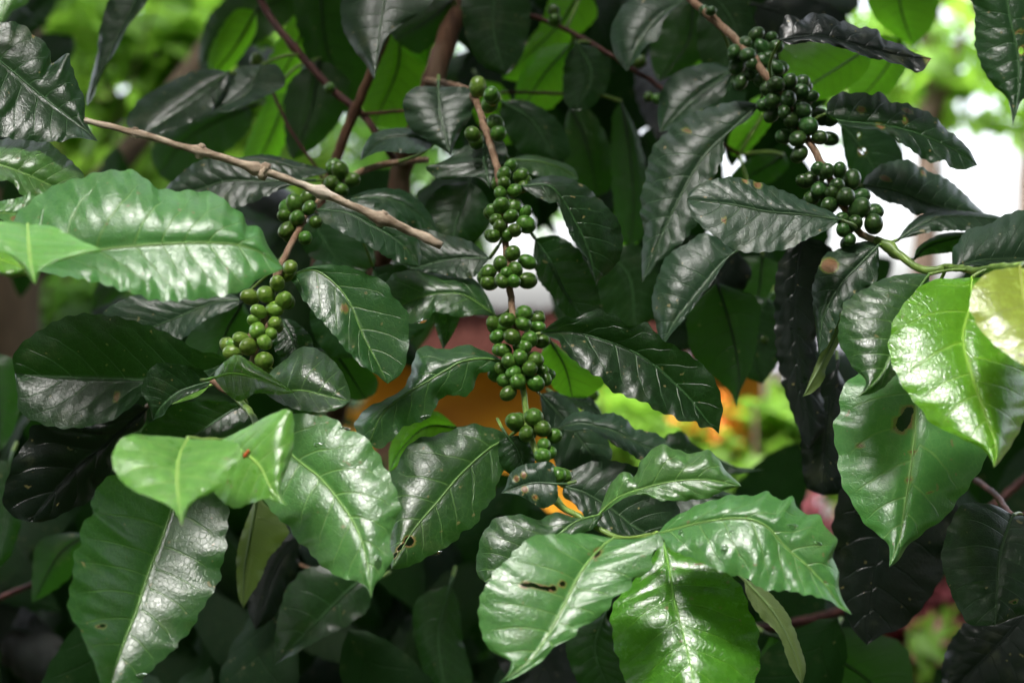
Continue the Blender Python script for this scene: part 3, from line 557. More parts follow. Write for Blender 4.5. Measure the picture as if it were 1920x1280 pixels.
C18b S dtrans .99 0 0 .8 .5 1 .1 flip n=7 | 1560,1180 1480,1230 1430,1300 | 1500,1190 1440,1225 1425,1270 | 1540,1240 1500,1310
R1 U black .87 0 -1 .5 .5 1 .15 n=7 free | 1690,880 1655,1000 1635,1100 1625,1208 | 1590,900 1562,980 1566,1060 1573,1120 1600,1180 | 1790,940 1775,1050 1750,1110 1700,1170 1655,1190
R2 U sheen .76 -.5 -4 .9 .7 2.4 .2 n=8 k=.14 h=1901,1128,4,4,0 | 1900,965 1893,980 1874,1046 1869,1113 1866,1172 | 1860,945 1805,945 1779,988 1765,1046 1784,1113 1813,1166 1840,1172 | 1930,970 1960,1000 1965,1080 1935,1140 1895,1160
R3 U black .86 0 0 .8 -.5 1.4 .2 | 1940,1130 1860,1220 1765,1310 | 1880,1150 1810,1168 1770,1230 | 1960,1220 1900,1300
R4 R dtrans .93 0 -1 .5 .5 .8 .1 free | 1345,530 1372,620 1386,700 1381,764 | 1295,570 1288,620 1296,660 1312,683 1340,708 1368,734 | 1420,560 1422,620 1416,660 1404,700 1388,734
C19 C dark .785 -.3 -.8 -.7 -1.5 1.5 .3 n=8 k=.2 sc=.6 | 1014,624 1073,623 1126,636 1179,655 1227,684 1259,713 1293,747 1325,788 1348,813 | 1033,608 1054,595 1083,595 1105,584 1123,579 1142,587 1166,600 1179,611 1206,605 1222,613 1240,634 1272,652 1304,673 1328,694 1349,732 1355,766 1350,795 | 1033,633 1049,641 1057,657 1083,681 1105,697 1126,708 1142,729 1179,745 1211,755 1232,771 1259,779 1280,790 1304,790 1312,801 1333,801
C20 C trans .88 0 0 .5 .5 .6 .1 free | 1030,635 1060,690 1075,753 | 1015,665 1025,710 1052,740 | 1080,675 1133,712 1105,742
C21 L dark .825 -.3 -1 .6 -1.0 1.2 .2 free | 594,393 650,400 700,425 750,455 787,500 | 620,377 680,374 740,392 775,435 790,475 | 605,415 645,438 690,460 725,482 760,496
C21b L dark .86 -.2 0 .8 -.6 1 .2 free | 640,375 720,372 780,398 826,442 | 700,355 760,358 802,395 | 700,387 760,412 800,437
C22 C sheen .84 -.2 .5 1.0 -.8 1.2 .2 k=.2 | 919,484 852,486 799,497 765,505 | 905,470 879,451 839,441 788,430 765,470 | 910,494 884,521 825,514 790,510
C23 S dark .90 -.2 -1 .5 .5 1.2 .2 | 880,340 873,372 855,420 848,458 | 830,348 800,380 788,420 820,445 | 905,360 922,400 905,440 875,455
C24 L sheen .87 -.2 .5 .9 -.9 1.6 .2 free | 575,338 499,340 425,340 372,356 303,368 | 500,315 430,294 370,303 318,345 | 520,358 480,377 430,391 370,387
C24b L dark .89 0 0 .4 -.4 1 .2 free | 438,297 500,302 560,316 625,322 | 500,290 560,304 | 500,320 560,335
C25 L dark .90 0 0 .6 -.6 1 .2 free | 590,400 600,440 640,500 | 620,400 690,450 700,500 | 560,430 580,480
C26 S dtrans .95 0 0 .6 -.6 1 .2 | 700,460 640,480 590,540 | 660,440 610,470 580,510 | 690,500 650,540
T1 S trans 1.04 0 0 .5 .5 .8 .1 | 750,50 745,130 700,235 | 735,60 706,120 680,190 | 800,115 815,160 775,240
T2 S trans 1.02 0 0 .5 .5 .8 .1 | 840,-10 810,60 800,125 | 780,20 745,60 765,100 | 845,40 830,90
T2b S dtrans 1.0 0 0 .5 .5 .8 .1 | 850,0 800,40 740,75 | 800,0 750,20 730,50 | 830,60 790,100 760,90
T3 S trans 1.07 0 0 .5 .5 .8 .1 | 1095,-30 1045,50 940,148 | 1040,-20 1010,50 955,115 | 1120,30 1060,85 990,150
T4 S trans 1.05 0 0 .5 .5 .8 .1 | 1075,80 1020,140 975,215 | 1020,90 980,130 965,180 | 1070,140 1040,200
T5 S dtrans 1.03 0 0 .5 .5 .8 .1 | 1165,190 1183,300 1188,400 1180,462 | 1148,220 1146,320 1152,400 1160,445 | 1195,250 1214,330 1212,400 1205,445
T6 S dark .98 0 0 .5 .5 1 .2 | 930,-30 925,60 948,142 | 870,-20 872,60 900,120 | 990,-10 990,70 970,120
T7 S dark 1.0 0 0 .5 .5 1 .2 | 1080,80 1110,140 1080,210 | 1060,110 1055,160 1060,195 | 1140,100 1140,160 1110,200
T8 S dark .97 0 0 .5 .5 1 .2 | 940,190 1000,230 1040,300 | 990,190 1050,230 1070,290 | 940,230 970,280 1010,300
T9 S dtrans 1.05 0 0 .5 .5 1 .2 | 1070,200 1100,270 1120,370 | 1060,230 1060,310 1090,370 | 1110,210 1145,280 1145,350
D1 S dark .92 -.2 -1 .5 -.5 1.0 .2 n=7 | 700,1085 663,1097 586,1174 514,1246 | 660,1062 597,1060 560,1075 530,1120 516,1190 | 696,1120 688,1145 639,1179 607,1194 560,1221
D2 S dark .97 0 -1 .5 .5 .8 .1 | 845,1095 822,1190 835,1300 | 785,1120 774,1170 788,1240 808,1290 | 860,1130 868,1200 885,1280
D3 S black .95 0 -1 .5 .5 1.5 .2 | 560,1000 510,1080 480,1180 | 500,1010 470,1080 465,1140 | 560,1060 540,1120 510,1160
D4 S black .98 0 -1 .5 .5 1.5 .2 | 950,1180 1010,1230 1060,1320 | 930,1230 970,1290 1020,1320 | 1010,1180 1070,1220 1090,1290
D5 S dark 1.0 0 -1 .5 .5 1.5 .2 | 20,860 10,960 -10,1070 | -40,880 -40,980 | 60,890 40,980 20,1040
G1 S dark .98 0 0 .5 .5 1.0 .2 | 1440,560 1400,620 1430,720 | 1400,560 1370,640 1390,700 | 1480,590 1470,660
G2 S dtrans 1.0 0 0 .5 .5 1.0 .2 | 1430,480 1420,560 1380,650 | 1380,490 1350,560 1350,620 | 1480,510 1460,590 1430,630
G3 S black .97 0 0 .5 .5 1.0 .2 | 1380,470 1350,520 1290,590 | 1340,470 1290,520 1280,560 | 1410,510 1380,560 1330,600
G4 S dark .99 0 0 .5 .5 1.0 .2 | 1130,470 1180,520 1190,620 | 1120,520 1130,580 1160,620 | 1200,460 1240,520 1230,590
G5 S black 1.0 0 0 .5 .5 1.0 .2 | 1420,10 1500,40 1560,100 | 1480,-10 1560,10 1600,70 | 1410,60 1450,110 1510,130
G7 S trans 1.0 0 0 .5 .5 .8 .1 | 1450,185 1420,230 1372,292 | 1420,180 1385,215 1365,265 | 1455,215 1430,255 1395,290
G8 S dark .98 0 0 .5 .5 1.0 .2 | 1375,150 1350,200 1340,260 | 1340,150 1320,200 1325,240 | 1400,170 1385,220 1360,260
G9 S dtrans 1.02 0 0 .5 .5 1.0 .2 | 1470,290 1440,310 1380,345 | 1440,285 1400,300 1370,330 | 1480,310 1450,340 1410,355
T10 S trans 1.09 0 0 .5 .5 .8 .1 | 580,30 545,110 500,190 | 550,30 510,100 490,150 | 585,80 560,140 525,190
T11 S trans 1.08 0 0 .5 .5 .8 .1 | 540,170 510,250 470,330 | 500,190 470,250 455,300 | 545,210 530,280 495,330
T12 S trans 1.09 0 0 .5 .5 .8 .1 | 480,20 440,90 400,140 | 440,20 400,80 390,120 | 480,60 450,110 420,140
T5b S trans 1.06 0 0 .5 .5 .8 .1 | 1200,350 1185,410 1178,470 | 1160,380 1150,420 1160,455 | 1215,370 1212,420 1200,450
T13 S trans 1.1 0 0 .5 .5 .8 .1 | 900,150 930,200 960,270 | 880,170 890,220 930,270 | 940,160 965,200 975,250
T14 S trans 1.08 0 0 .5 .5 .8 .1 | 1300,60 1330,120 1325,200 | 1280,90 1285,140 1305,190 | 1345,80 1360,130 1345,180
C2t C mid .85 0 -.5 .2 .2 .5 .1 free | 842,585 838,620 831,655 | 815,592 820,625 | 862,592 850,625
H1 L dark .90 0 0 .5 .5 1 .2 | 590,560 640,600 660,670 | 620,550 680,610 690,660 | 580,600 600,650 630,670
H2 L dark .88 0 0 .5 .5 1 .2 | 700,500 720,580 770,640 | 760,500 790,560 800,610 | 690,560 700,620 740,650
G6 S dark 1.0 0 0 .5 .5 1.0 .2 | 1330,-20 1380,60 1370,160 | 1310,20 1310,100 1340,150 | 1400,-10 1440,70 1420,130
"""
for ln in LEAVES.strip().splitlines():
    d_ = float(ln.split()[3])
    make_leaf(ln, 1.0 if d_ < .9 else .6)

# ------------------------------------------------------------------ filler leaves deeper in the shrub (real leaves, shared meshes)
def proto_leaf(seed, kind):
    rs = random.Random(seed); L, W = 1.0, rs.uniform(.20, .24); nu, nv = 26, 5
    V = []; UVs = []; nc = 2 * nv - 1
    ph = rs.uniform(0, 6)
    for i in range(nu):
        u = i / (nu - 1); wd = W * (math.sin(math.pi * u ** .85) ** .8) * (1 - .25 * u) + .001
        if u > .86: wd = min(wd, W * .30 * ((1 - u) / .14) ** .6 + .002)
        for j in range(nc):
            vs = (j - (nv - 1)) / (nv - 1); v = abs(vs)
            s = 8 * (u - .16 * v)
            z = -.10 * (2 * u - 1) ** 2 - .05 * v * v * math.sin(math.pi * u) + .012 * abs(math.sin(math.pi * s)) * v ** .4 + .015 * math.sin(9 * u + ph + vs) * v ** 2
            V.append((vs * wd * (1 + .04 * math.cos(6.28 * 9 * u)), u * L, z)); UVs.append((s + 40, v))
    F = [(i * nc + j, i * nc + j + 1, (i + 1) * nc + j + 1, (i + 1) * nc + j) for i in range(nu - 1) for j in range(nc - 1)]
    me = bpy.data.meshes.new('leaf'); me.from_pydata(V, [], F); me.materials.append(leafmat(kind))
    me.polygons.foreach_set('use_smooth', [True] * len(F))
    uvl = me.uv_layers.new(name='vein')
    for lp in me.loops: uvl.data[lp.index].uv = UVs[lp.vertex_index]
    return me, V, F, UVs
KINDS['shaded'] = ((.008, .024, .007), (.015, .04, .01), (.015, .04, .01), (.03, .12, .01), .2, .62)  # darker, duller leaf copy: the inner shade of the shrub put into the colour
PRO = [proto_leaf(i, k) for i, k in enumerate(['shaded', 'black', 'dtrans', 'shaded', 'shaded', 'dtrans'])]
# windows of the photograph through which the garden behind is seen (no shrub leaf hangs there)
OPEN = [(130, -60, 390, 330), (1640, -60, 1960, 470), (770, 570, 960, 640), (660, 690, 980, 900), (1080, 680, 1520, 930), (1690, 1070, 1830, 1290),
        (1415, 240, 1460, 290), (0, 520, 220, 640), (600, 215, 700, 340), (1490, 895, 1600, 1000), (960, 450, 1030, 570), (700, 60, 830, 240)]
def is_open(px, py, rad):
    return any(x0 - rad < px < x1 + rad and y0 - rad < py < y1 + rad for x0, y0, x1, y1 in OPEN)
rf = random.Random(11); bulk = [[], [], []]; placed = 0
sloc = BR['S'].location
tries = 0
nS = sum(1 for l in LEAVES.strip().splitlines() if l.split()[1] == 'S')
fill = []
while len(fill) < 420 and tries < 20000:
    tries += 1
    px, py = rf.uniform(-150, 2070), rf.uniform(-150, 1430); d = rf.uniform(1.12, 1.75)
    if is_open(px, py, 72): continue
    fill.append((px, py, d))
fill.sort(key=lambda t: t[2])
bV, bF, bU = [], [], []
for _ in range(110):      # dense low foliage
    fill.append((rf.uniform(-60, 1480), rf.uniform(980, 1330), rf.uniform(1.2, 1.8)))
for _ in range(420):      # leaves added above the frame to keep light out of the shrub
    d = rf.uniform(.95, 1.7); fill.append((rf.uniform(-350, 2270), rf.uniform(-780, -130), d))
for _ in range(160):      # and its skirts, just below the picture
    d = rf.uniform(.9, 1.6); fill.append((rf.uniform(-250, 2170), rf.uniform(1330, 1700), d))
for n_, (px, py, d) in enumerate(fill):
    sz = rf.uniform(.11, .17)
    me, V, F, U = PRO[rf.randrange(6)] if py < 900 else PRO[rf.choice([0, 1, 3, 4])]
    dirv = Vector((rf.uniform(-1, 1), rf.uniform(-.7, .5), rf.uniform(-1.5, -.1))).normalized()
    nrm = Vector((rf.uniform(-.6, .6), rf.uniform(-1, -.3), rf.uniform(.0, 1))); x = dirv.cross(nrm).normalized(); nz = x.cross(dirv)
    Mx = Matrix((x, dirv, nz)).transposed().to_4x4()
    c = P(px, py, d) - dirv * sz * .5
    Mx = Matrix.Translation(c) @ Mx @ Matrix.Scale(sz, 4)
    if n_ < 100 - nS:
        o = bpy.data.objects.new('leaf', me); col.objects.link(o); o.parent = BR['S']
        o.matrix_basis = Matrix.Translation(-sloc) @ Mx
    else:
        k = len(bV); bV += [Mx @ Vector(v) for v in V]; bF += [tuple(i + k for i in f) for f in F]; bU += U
o = mesh_obj('leaf', bV, bF, leafmat('shaded'), BR['S']); o['kind'] = 'stuff'
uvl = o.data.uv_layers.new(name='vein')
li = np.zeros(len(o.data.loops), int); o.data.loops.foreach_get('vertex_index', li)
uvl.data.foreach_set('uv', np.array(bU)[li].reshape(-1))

# ------------------------------------------------------------------ berries
def berry_mesh(kind, seed):
    rs = random.Random(seed); V = []; F = []; n = 20; m = 14; mi = []
    lx = rs.uniform(.92, 1.0)
    for i in range(m + 1):
        th = math.pi * i / m
        for k in range(n):
            ph = 2 * math.pi * k / n
            r = math.sin(th) * (1 - .03 * math.cos(2 * ph)); z = math.cos(th) * 1.13
            if th < .5: z -= .03 * (1 - th / .5) ** 2
            V.append((r * math.cos(ph) * lx, r * math.sin(ph), z))
    for i in range(m):
        for k in range(n):
            F.append((i * n + k, (i + 1) * n + k, (i + 1) * n + (k + 1) % n, i * n + (k + 1) % n)); mi.append(0)
    # calyx scar: raised ring with a sunken centre at the free end
    b = len(V)
    for (r, z) in ((.22, 1.02), (.19, 1.09), (.12, 1.09), (.08, 1.05), (.0, 1.04)):
        for k in range(n):
            ph = 2 * math.pi * k / n; q = r * (1 + .08 * math.sin(5 * ph + seed)); V.append((q * math.cos(ph), q * math.sin(ph), z))
    for i in range(4):
        for k in range(n):
            F.append((b + i * n + k, b + (i + 1) * n + k, b + (i + 1) * n + (k + 1) % n, b + i * n + (k + 1) % n)); mi.append(1)
    me = bpy.data.meshes.new('berry'); me.from_pydata(V, [], F)
    me.materials.append(M_berry[kind]); me.materials.append(M_scar)
    me.polygons.foreach_set('use_smooth', [True] * len(F)); me.polygons.foreach_set('material_index', mi)
    return me
BM = {k: [berry_mesh(k, s) for s in range(3)] for k in 'gld'}
BERRIES = {
 'C g .815': "921,177,14 918,195,15 929,231,15 886,252,14 934,250,14 957,311,12 976,329,13 964,357,13 945,327,13 945,343,12 938,362,12 981,350,11",
 'C g .795': "940,385,15 963,388,13 958,406,14 937,425,12 985,398,11 986,421,16 925,396,13 930,412,12 965,432,13 926,443,12 950,441,12 961,475,14 938,494,14 966,505,14 942,526,14 916,510,14 989,491,14 989,526,15 915,530,13 963,527,13 950,512,12",
 'C g .785': "951,600,15 983,588,15 981,606,15 1008,598,12 1008,613,13 960,631,15 993,636,15 1016,640,12 945,657,13 975,669,14 956,677,15 1004,674,15 993,690,15 971,714,15 1004,718,15 1022,710,12 948,713,13 953,737,13 940,692,13 1017,695,12 932,631,13 926,606,13 975,648,14 936,655,12 985,650,13 963,698,14",
 'C g .765': "965,790,17 1001,782,17 1017,803,16 987,813,15 1040,817,13 1020,834,13 1017,854,15 1044,891,16 1056,891,13 1034,889,14",
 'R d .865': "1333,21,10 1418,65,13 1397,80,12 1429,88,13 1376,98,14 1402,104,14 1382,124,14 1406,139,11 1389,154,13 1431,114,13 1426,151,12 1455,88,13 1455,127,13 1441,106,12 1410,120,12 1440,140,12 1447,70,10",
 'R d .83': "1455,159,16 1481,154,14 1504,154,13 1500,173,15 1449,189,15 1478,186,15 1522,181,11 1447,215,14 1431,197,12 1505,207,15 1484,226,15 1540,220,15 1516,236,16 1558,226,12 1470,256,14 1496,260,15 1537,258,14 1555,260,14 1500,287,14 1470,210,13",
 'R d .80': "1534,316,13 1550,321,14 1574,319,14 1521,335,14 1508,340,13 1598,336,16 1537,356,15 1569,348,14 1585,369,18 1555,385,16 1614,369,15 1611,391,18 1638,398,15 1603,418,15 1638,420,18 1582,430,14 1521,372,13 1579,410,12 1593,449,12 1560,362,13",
 'C l .865': "896,163,17",
 'L g .86': "638,320,15 621,344,14 661,337,13 639,356,14",
 'L g .81': "552,381,15 578,370,13 580,390,13 534,405,13 557,409,15 592,416,12 538,431,15 572,446,13",
 'L l .775': "544,501,14 520,531,14 499,552,16 532,563,15 515,579,15 485,584,15 515,606,13 482,619,15 496,640,15 468,558,14 452,635,13 466,650,16 437,660,15 495,676,16 501,695,12 438,645,11 476,600,12 508,625,12",
 'S g .985': "482,115,13 618,165,10 1038,20,12 1040,38,13 1200,117,12 1232,186,10 1216,182,9 1430,636,12 1112,740,11",
}
rb = random.Random(5)
for key, txt in BERRIES.items():
    br, kd, d0 = key.split(); d0 = float(d0)
    its = txt.split()
    if br != 'S' and kd != 'l' or d0 == .775:      # berries hidden deeper in each bunch
        for it in its[::3]:
            a_, b_, c_ = map(float, it.split(',')); its = its + ['%.0f,%.0f,%.0f,b' % (a_ + rb.uniform(-12, 12), b_ + rb.uniform(-12, 12), c_)]
    for it in its:
        deep = it.endswith(',b'); it = it.replace(',b', '')
        px, py, r = map(float, it.split(','))
        a0 = P(px, py, d0); ns = nearest_stem(br, a0)
        sp = ns[1] if ns else a0
        d = d0
        if ns and ns[0] < .03:   # sit around the stem: near ones in front, side ones level with it
            pxl = math.hypot(px - (960 + sp.x / sp.y * 1920 / FW), py - (640 - (sp.z - CAM_Z) / sp.y * 1920 / FW))
            R_ = 34 * FW * d / 1920; lat = min(pxl * FW * d / 1920, R_)
            d = sp.y - math.sqrt(max(R_ * R_ - lat * lat, 0)) * (1 if rb.random() < .85 else .4) * .75 + (.006 if pxl > 30 else 0)
        if deep: d += .013
        c = P(px, py, d); rad = r * 1.08 * FW * d / 1920
        outw = (c - sp); outw = outw.normalized() if outw.length > 1e-4 else Vector((0, -1, 0))
        ax = (outw * .8 + Vector((rb.uniform(-.5, .5), -.5 + rb.uniform(-.4, .4), rb.uniform(-.5, .4)))).normalized()
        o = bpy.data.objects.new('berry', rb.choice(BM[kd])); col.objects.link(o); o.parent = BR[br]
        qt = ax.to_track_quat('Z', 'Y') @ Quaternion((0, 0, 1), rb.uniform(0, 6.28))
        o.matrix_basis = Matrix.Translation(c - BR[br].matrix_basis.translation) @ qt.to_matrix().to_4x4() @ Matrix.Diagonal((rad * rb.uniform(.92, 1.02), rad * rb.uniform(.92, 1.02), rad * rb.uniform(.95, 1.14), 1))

# ------------------------------------------------------------------ small things on the leaves
def on_leaf(key, px, py, lift=0):
    fl, V3 = LEAFPTS[key]; i = int(np.argmin((fl[:, 0] - px) ** 2 + (fl[:, 1] - py) ** 2))
    p = V3[i]; return P(px, py, p[1] - lift)
M_water = NT('water'); _p = M_water.n('ShaderNodeBsdfPrincipled'); _p.inputs['Transmission Weight'].default_value = 1
_p.inputs['Roughness'].default_value = .02; _p.inputs['IOR'].default_value = 1.33; M_water.l(_p.outputs[0], M_water.o.inputs[0]); M_water = M_water.m
def drop(key, px, py, a, b, ang, label):
    p = on_leaf(key, px, py, .0004); V = []; F = []; n, m = 16, 8
    for i in range(m + 1):
        th = math.pi * i / m
        for k in range(n):
            ph = 2 * math.pi * k / n
            x, z = math.sin(th) * math.cos(ph) * a, math.sin(th) * math.sin(ph) * b
            z += (b * .25) * (1 - (x / a) ** 2) * (-1)
            y = -math.cos(th) * min(a, b) * .55
            c_, s_ = math.cos(R(ang)), math.sin(R(ang))
            V.append((p.x + x * c_ - z * s_, p.y + y, p.z + x * s_ + z * c_))
    for i in range(m):
        for k in range(n): F.append((i * n + k, i * n + (k + 1) % n, (i + 1) * n + (k + 1) % n, (i + 1) * n + k))
    o = mesh_obj('water_drop', V, F, M_water); tag(o, label, 'water drop', 'water drops on the leaves')
drop('C6', 708, 1052, .0018, .0040, 5, 'long clear drop near the tip of the light green leaf at lower left')
drop('C6', 600, 833, .0030, .0014, 0, 'flat drop on the upper half of the big light green leaf at lower left')
drop('C6', 646, 803, .0034, .0012, -10, 'thin streak of water at the upper notch of the big light leaf at lower left')
drop('C12', 1359, 1030, .0018, .0034, 0, 'upright drop on the lower half of the right-pointing pale leaf')
drop('C12', 1372, 998, .0014, .0014, 0, 'small round drop beside the midrib of the right-pointing pale leaf')
drop('C12', 1484, 986, .0032, .0014, 0, 'wide drop on the upper half of the right-pointing pale leaf')
drop('C12', 1534, 1018, .0020, .0012, -20, 'little drop near the toothed right margin of the right-pointing pale leaf')
drop('C12', 1276, 998, .0010, .0018, -15, 'tiny drop close to the stalk of the right-pointing pale leaf')
drop('C2', 790, 602, .0042, .0011, 15, 'water bead hanging along the lower edge of the leaf above the pink roof')
drop('C3', 795, 782, .0036, .0012, 20, 'streak of water along the lower edge of the long curved leaf in the middle')
drop('L3', 262, 1266, .0040, .0012, 15, 'water bead at the bottom edge of the biggest leaf at lower left')
drop('C5', 818, 1036, .0032, .0009, 15, 'thin bead on the lower edge of the leaf with the torn corner hole')

# insect on the light leaf
ip = on_leaf('L2', 462, 850, .0015)
bug = thing('insect', 'tiny orange-red insect with thin legs resting on the light green leaf at lower left', 'insect', ip)
M_bug = simple('bug_red', (.45, .05, .015), (.75, .16, .04), 300, .35, .0002); M_leg = simple('bug_dark', (.05, .02, .01), (.12, .05, .03), 300, .5, .0001)
ta, td = Vector((.6, -.1, .8)).normalized(), None
pts = [ip + ta * t for t in (-.0024, -.0016, -.0006, .0004, .0010, .0016, .0022)]
V, F = tube(pts, [.0002, .0008, .0010, .0005, .0008, .0007, .0002], 10); mesh_obj('body', V, F, M_bug, bug)
for s in (-1, 1):
    for k in range(3):
        a = ip + ta * (.0009 - .0008 * k); e = a + Vector((.0022 * s * .8, -.0002, -.0016 * s * .6 - .0006 * (k - 1)))
        V, F = tube([a, a.lerp(e, .5) + Vector((0, -.0007, 0)), e + Vector((0, .0010, 0))], .00012, 5); mesh_obj('leg', V, F, M_leg, bug)

# ------------------------------------------------------------------ garden behind
def leafcloud(n, centre, radii, size, rs, clumps=14, flat=.5, hang=0.3):
    V = []; F = []
    cl = []
    for _ in range(clumps):
        v = Vector((rs.gauss(0, 1), rs.gauss(0, 1), rs.gauss(0, 1))).normalized() * rs.uniform(.35, 1)
        cl.append((Vector(centre) + Vector((v.x * radii[0], v.y * radii[1], v.z * radii[2])), rs.uniform(.22, .45)))
    for _ in range(n):
        c, k = cl[rs.randrange(clumps)]
        v = Vector((rs.gauss(0, 1), rs.gauss(0, 1), rs.gauss(0, 1))).normalized() * (rs.random() ** .4) * k
        p = c + Vector((v.x * radii[0], v.y * radii[1], v.z * radii[2]))
        a = Vector((rs.uniform(-1, 1), rs.uniform(-1, 1), rs.uniform(-1, .4))).normalized()
        nn = Vector((rs.uniform(-1, 1), rs.uniform(-1, 1), rs.uniform(.2, 1.6))); b = a.cross(nn).normalized()
        u = b.cross(a); s = size * rs.uniform(.6, 1.3); k0 = len(V)
        V += [p, p + a * s * .45 + b * s * .27 + u * s * .08, p + a * s, p + a * s * .45 - b * s * .27 + u * s * .08]
        F += [(k0, k0 + 1, k0 + 2), (k0, k0 + 2, k0 + 3)]
    return V, F
def tree(label, x, y, trunk_r, h, crown, n, size, mat, bark, seed, lean=0, group='trees in the garden behind', clumps=16):
    rs = random.Random(seed); t = thing('tree', label, 'tree', (x, y, 0), group)
    pts = [Vector((x + lean * k / 6 + rs.uniform(-.03, .03), y + rs.uniform(-.05, .05), h * k / 6)) for k in range(7)]
    V, F = tube([Vector(p) for p in catmull([tuple(p) for p in pts], 4)], list(np.linspace(trunk_r * 1.25, trunk_r * .6, 25)), 12, True, .06, seed)
    for k in range(6):
        s0 = pts[3 + k % 4]; e = s0 + Vector((rs.uniform(-1, 1), rs.uniform(-1, 1), rs.uniform(.4, 1.2))) * h * .22
        a = tube([s0, s0.lerp(e, .5) + Vector((0, 0, -.05 * h * .2)), e], [trunk_r * .4, trunk_r * .25, trunk_r * .1], 7, True, .05, seed + k); V, F = join((V, F), a)
    mesh_obj('trunk', V, F, bark, t)
    for c, r in crown:
        pass
    VV, FF = [], []
    for i, (c, r) in enumerate(crown):
        a = leafcloud(n // len(crown), c, r, size, rs, clumps); VV, FF = join((VV, FF), a)
    mesh_obj('crown', VV, FF, mat, t, False)
    return t
def foliage(name, a, b, tf=.5):
    return simple(name, a, b, 1.7, .5, .0, None, .3, tf)
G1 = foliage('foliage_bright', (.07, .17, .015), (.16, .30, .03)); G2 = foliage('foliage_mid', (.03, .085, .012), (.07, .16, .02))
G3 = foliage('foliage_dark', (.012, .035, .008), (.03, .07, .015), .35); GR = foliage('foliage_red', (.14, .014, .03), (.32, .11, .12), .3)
GO = foliage('foliage_orange', (.45, .10, .01), (.6, .2, .02), .3)
BT = simple('trunk_grey', (.045, .035, .022), (.11, .08, .05), 8, .9, .01, (1, 1, .3), .1)
BT2 = simple('trunk_pale', (.11, .08, .06), (.19, .14, .11), 8, .9, .01, (1, 1, .3), .1)
def X(px, d): return (px - 960) / 1920 * FW * d
def Zp(py, d): return CAM_Z + (640 - py) / 1920 * FW * d
tree('slender tree with bright green leaves glowing at upper left behind the twig', X(130, 3.4), 3.4, .012, 2.6, [((X(260, 3.4), 3.5, 2.05), (.42, .4, .45)), ((X(420, 3.4), 3.5, 2.3), (.30, .3, .3)), ((X(60, 3.4), 3.6, 2.3), (.35, .4, .4))], 1600, .12, G1, BT, 21)
tree('tree with light green leaves and sky gaps at upper right, brownish trunk', X(1712, 4.2), 4.2, .040, 3.2, [((X(1800, 4.2), 4.3, 2.42), (.55, .5, .32))], 480, .12, G1, BT2, 22, .02)
tree('broad bushy tree farther behind the upper left gap', X(200, 6.5), 6.5, .09, 3.6, [((X(150, 6.5), 6.5, 2.7), (1.3, .8, .9)), ((X(650, 6.5), 6.6, 2.5), (.9, .8, .8)), ((X(100, 6.5), 6.4, 1.5), (1.0, .8, .5))], 4000, .15, G2, BT, 23, 0, 'trees in the garden behind', 22)
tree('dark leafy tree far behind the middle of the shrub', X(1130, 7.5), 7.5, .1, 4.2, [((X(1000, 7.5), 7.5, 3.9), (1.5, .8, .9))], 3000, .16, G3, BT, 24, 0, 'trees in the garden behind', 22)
tree('pale trunked tree at the right edge beside the bright sky gap', X(1960, 5.5), 5.5, .07, 4.0, [((X(1860, 5.5), 5.6, 3.05), (.6, .5, .35)), ((X(1790, 5.5), 5.6, 1.35), (.8, .5, .22))], 1100, .14, G2, BT2, 25)
tree('thick grey-brown trunk at the left edge below the pale leaf', X(-10, 2.6), 2.6, .09, 3.2, [((X(-160, 2.6), 2.8, 2.9), (.7, .5, .5))], 500, .12, G2, BT, 26)

# orange garden house with reddish roof edge
house = thing('garden_house', 'low orange house wall under a dull reddish roof, seen through the middle gap', 'house', (.1, 5.6, 0))
def box(x0, x1, y0, y1, z0, z1):
    V = [(x, y, z) for x in (x0, x1) for y in (y0, y1) for z in (z0, z1)]
    return V, [(0, 1, 3, 2), (4, 6, 7, 5), (0, 4, 5, 1), (2, 3, 7, 6), (0, 2, 6, 4), (1, 5, 7, 3)]
M_or = simple('plaster_orange', (.66, .27, .02), (.78, .36, .035), 5, .85, .004, None, .1, 0, (.45, .18, .03))
M_rf = simple('roof_red', (.013, .005, .004), (.026, .010, .008), 6, 1, .004, (4, 1, 1), 0)
M_gy = simple('metal_grey', (.14, .14, .17), (.25, .25, .29), 20, .5, .001)
d = 5.6
V, F = box(X(560, d), X(1430, d), d, d + 1.5, -.02, Zp(675, d)); mesh_obj('wall', V, F, M_or, house, False)
# sloping corrugated roof
V = []; F = []; nx = 90
for i in range(nx + 1):
    x = X(520, d) + (X(1470, d) - X(520, d)) * i / nx; wv = .012 * math.sin(i * 1.4)
    V += [(x, d - .35, Zp(668, d) + wv), (x, d + 1.7, Zp(585, d) + .05 + wv), (x, d - .35, Zp(668, d) - .03 + wv), (x, d + 1.7, Zp(585, d) + .02 + wv)]
for i in range(nx):
    a = i * 4; b = a + 4
    F += [(a, b, b + 1, a + 1), (a + 2, a + 3, b + 3, b + 2), (a, a + 2, b + 2, b), (a + 1, b + 1, b + 3, a + 3)]
mesh_obj('roof', V, F, M_rf, house)
V, F = box(X(700, d), X(760, d), d - .02, d - .003, .02, 1.25); mesh_obj('door', V, F, simple('door_brown', (.10, .05, .03), (.16, .08, .05), 12, .6, .002), house, False)
rail = thing('metal_railing', 'grey metal railing in front of the garden right of the middle', 'railing', (X(1450, 4.6), 4.6, 0))
for py, r in ((652, .022), (692, .016)):
    V, F = tube([(X(1200, 4.6), 4.6, Zp(py, 4.6)), (X(1900, 4.6), 4.6, Zp(py, 4.6))], r, 10); mesh_obj('bar', V, F, M_gy, rail)
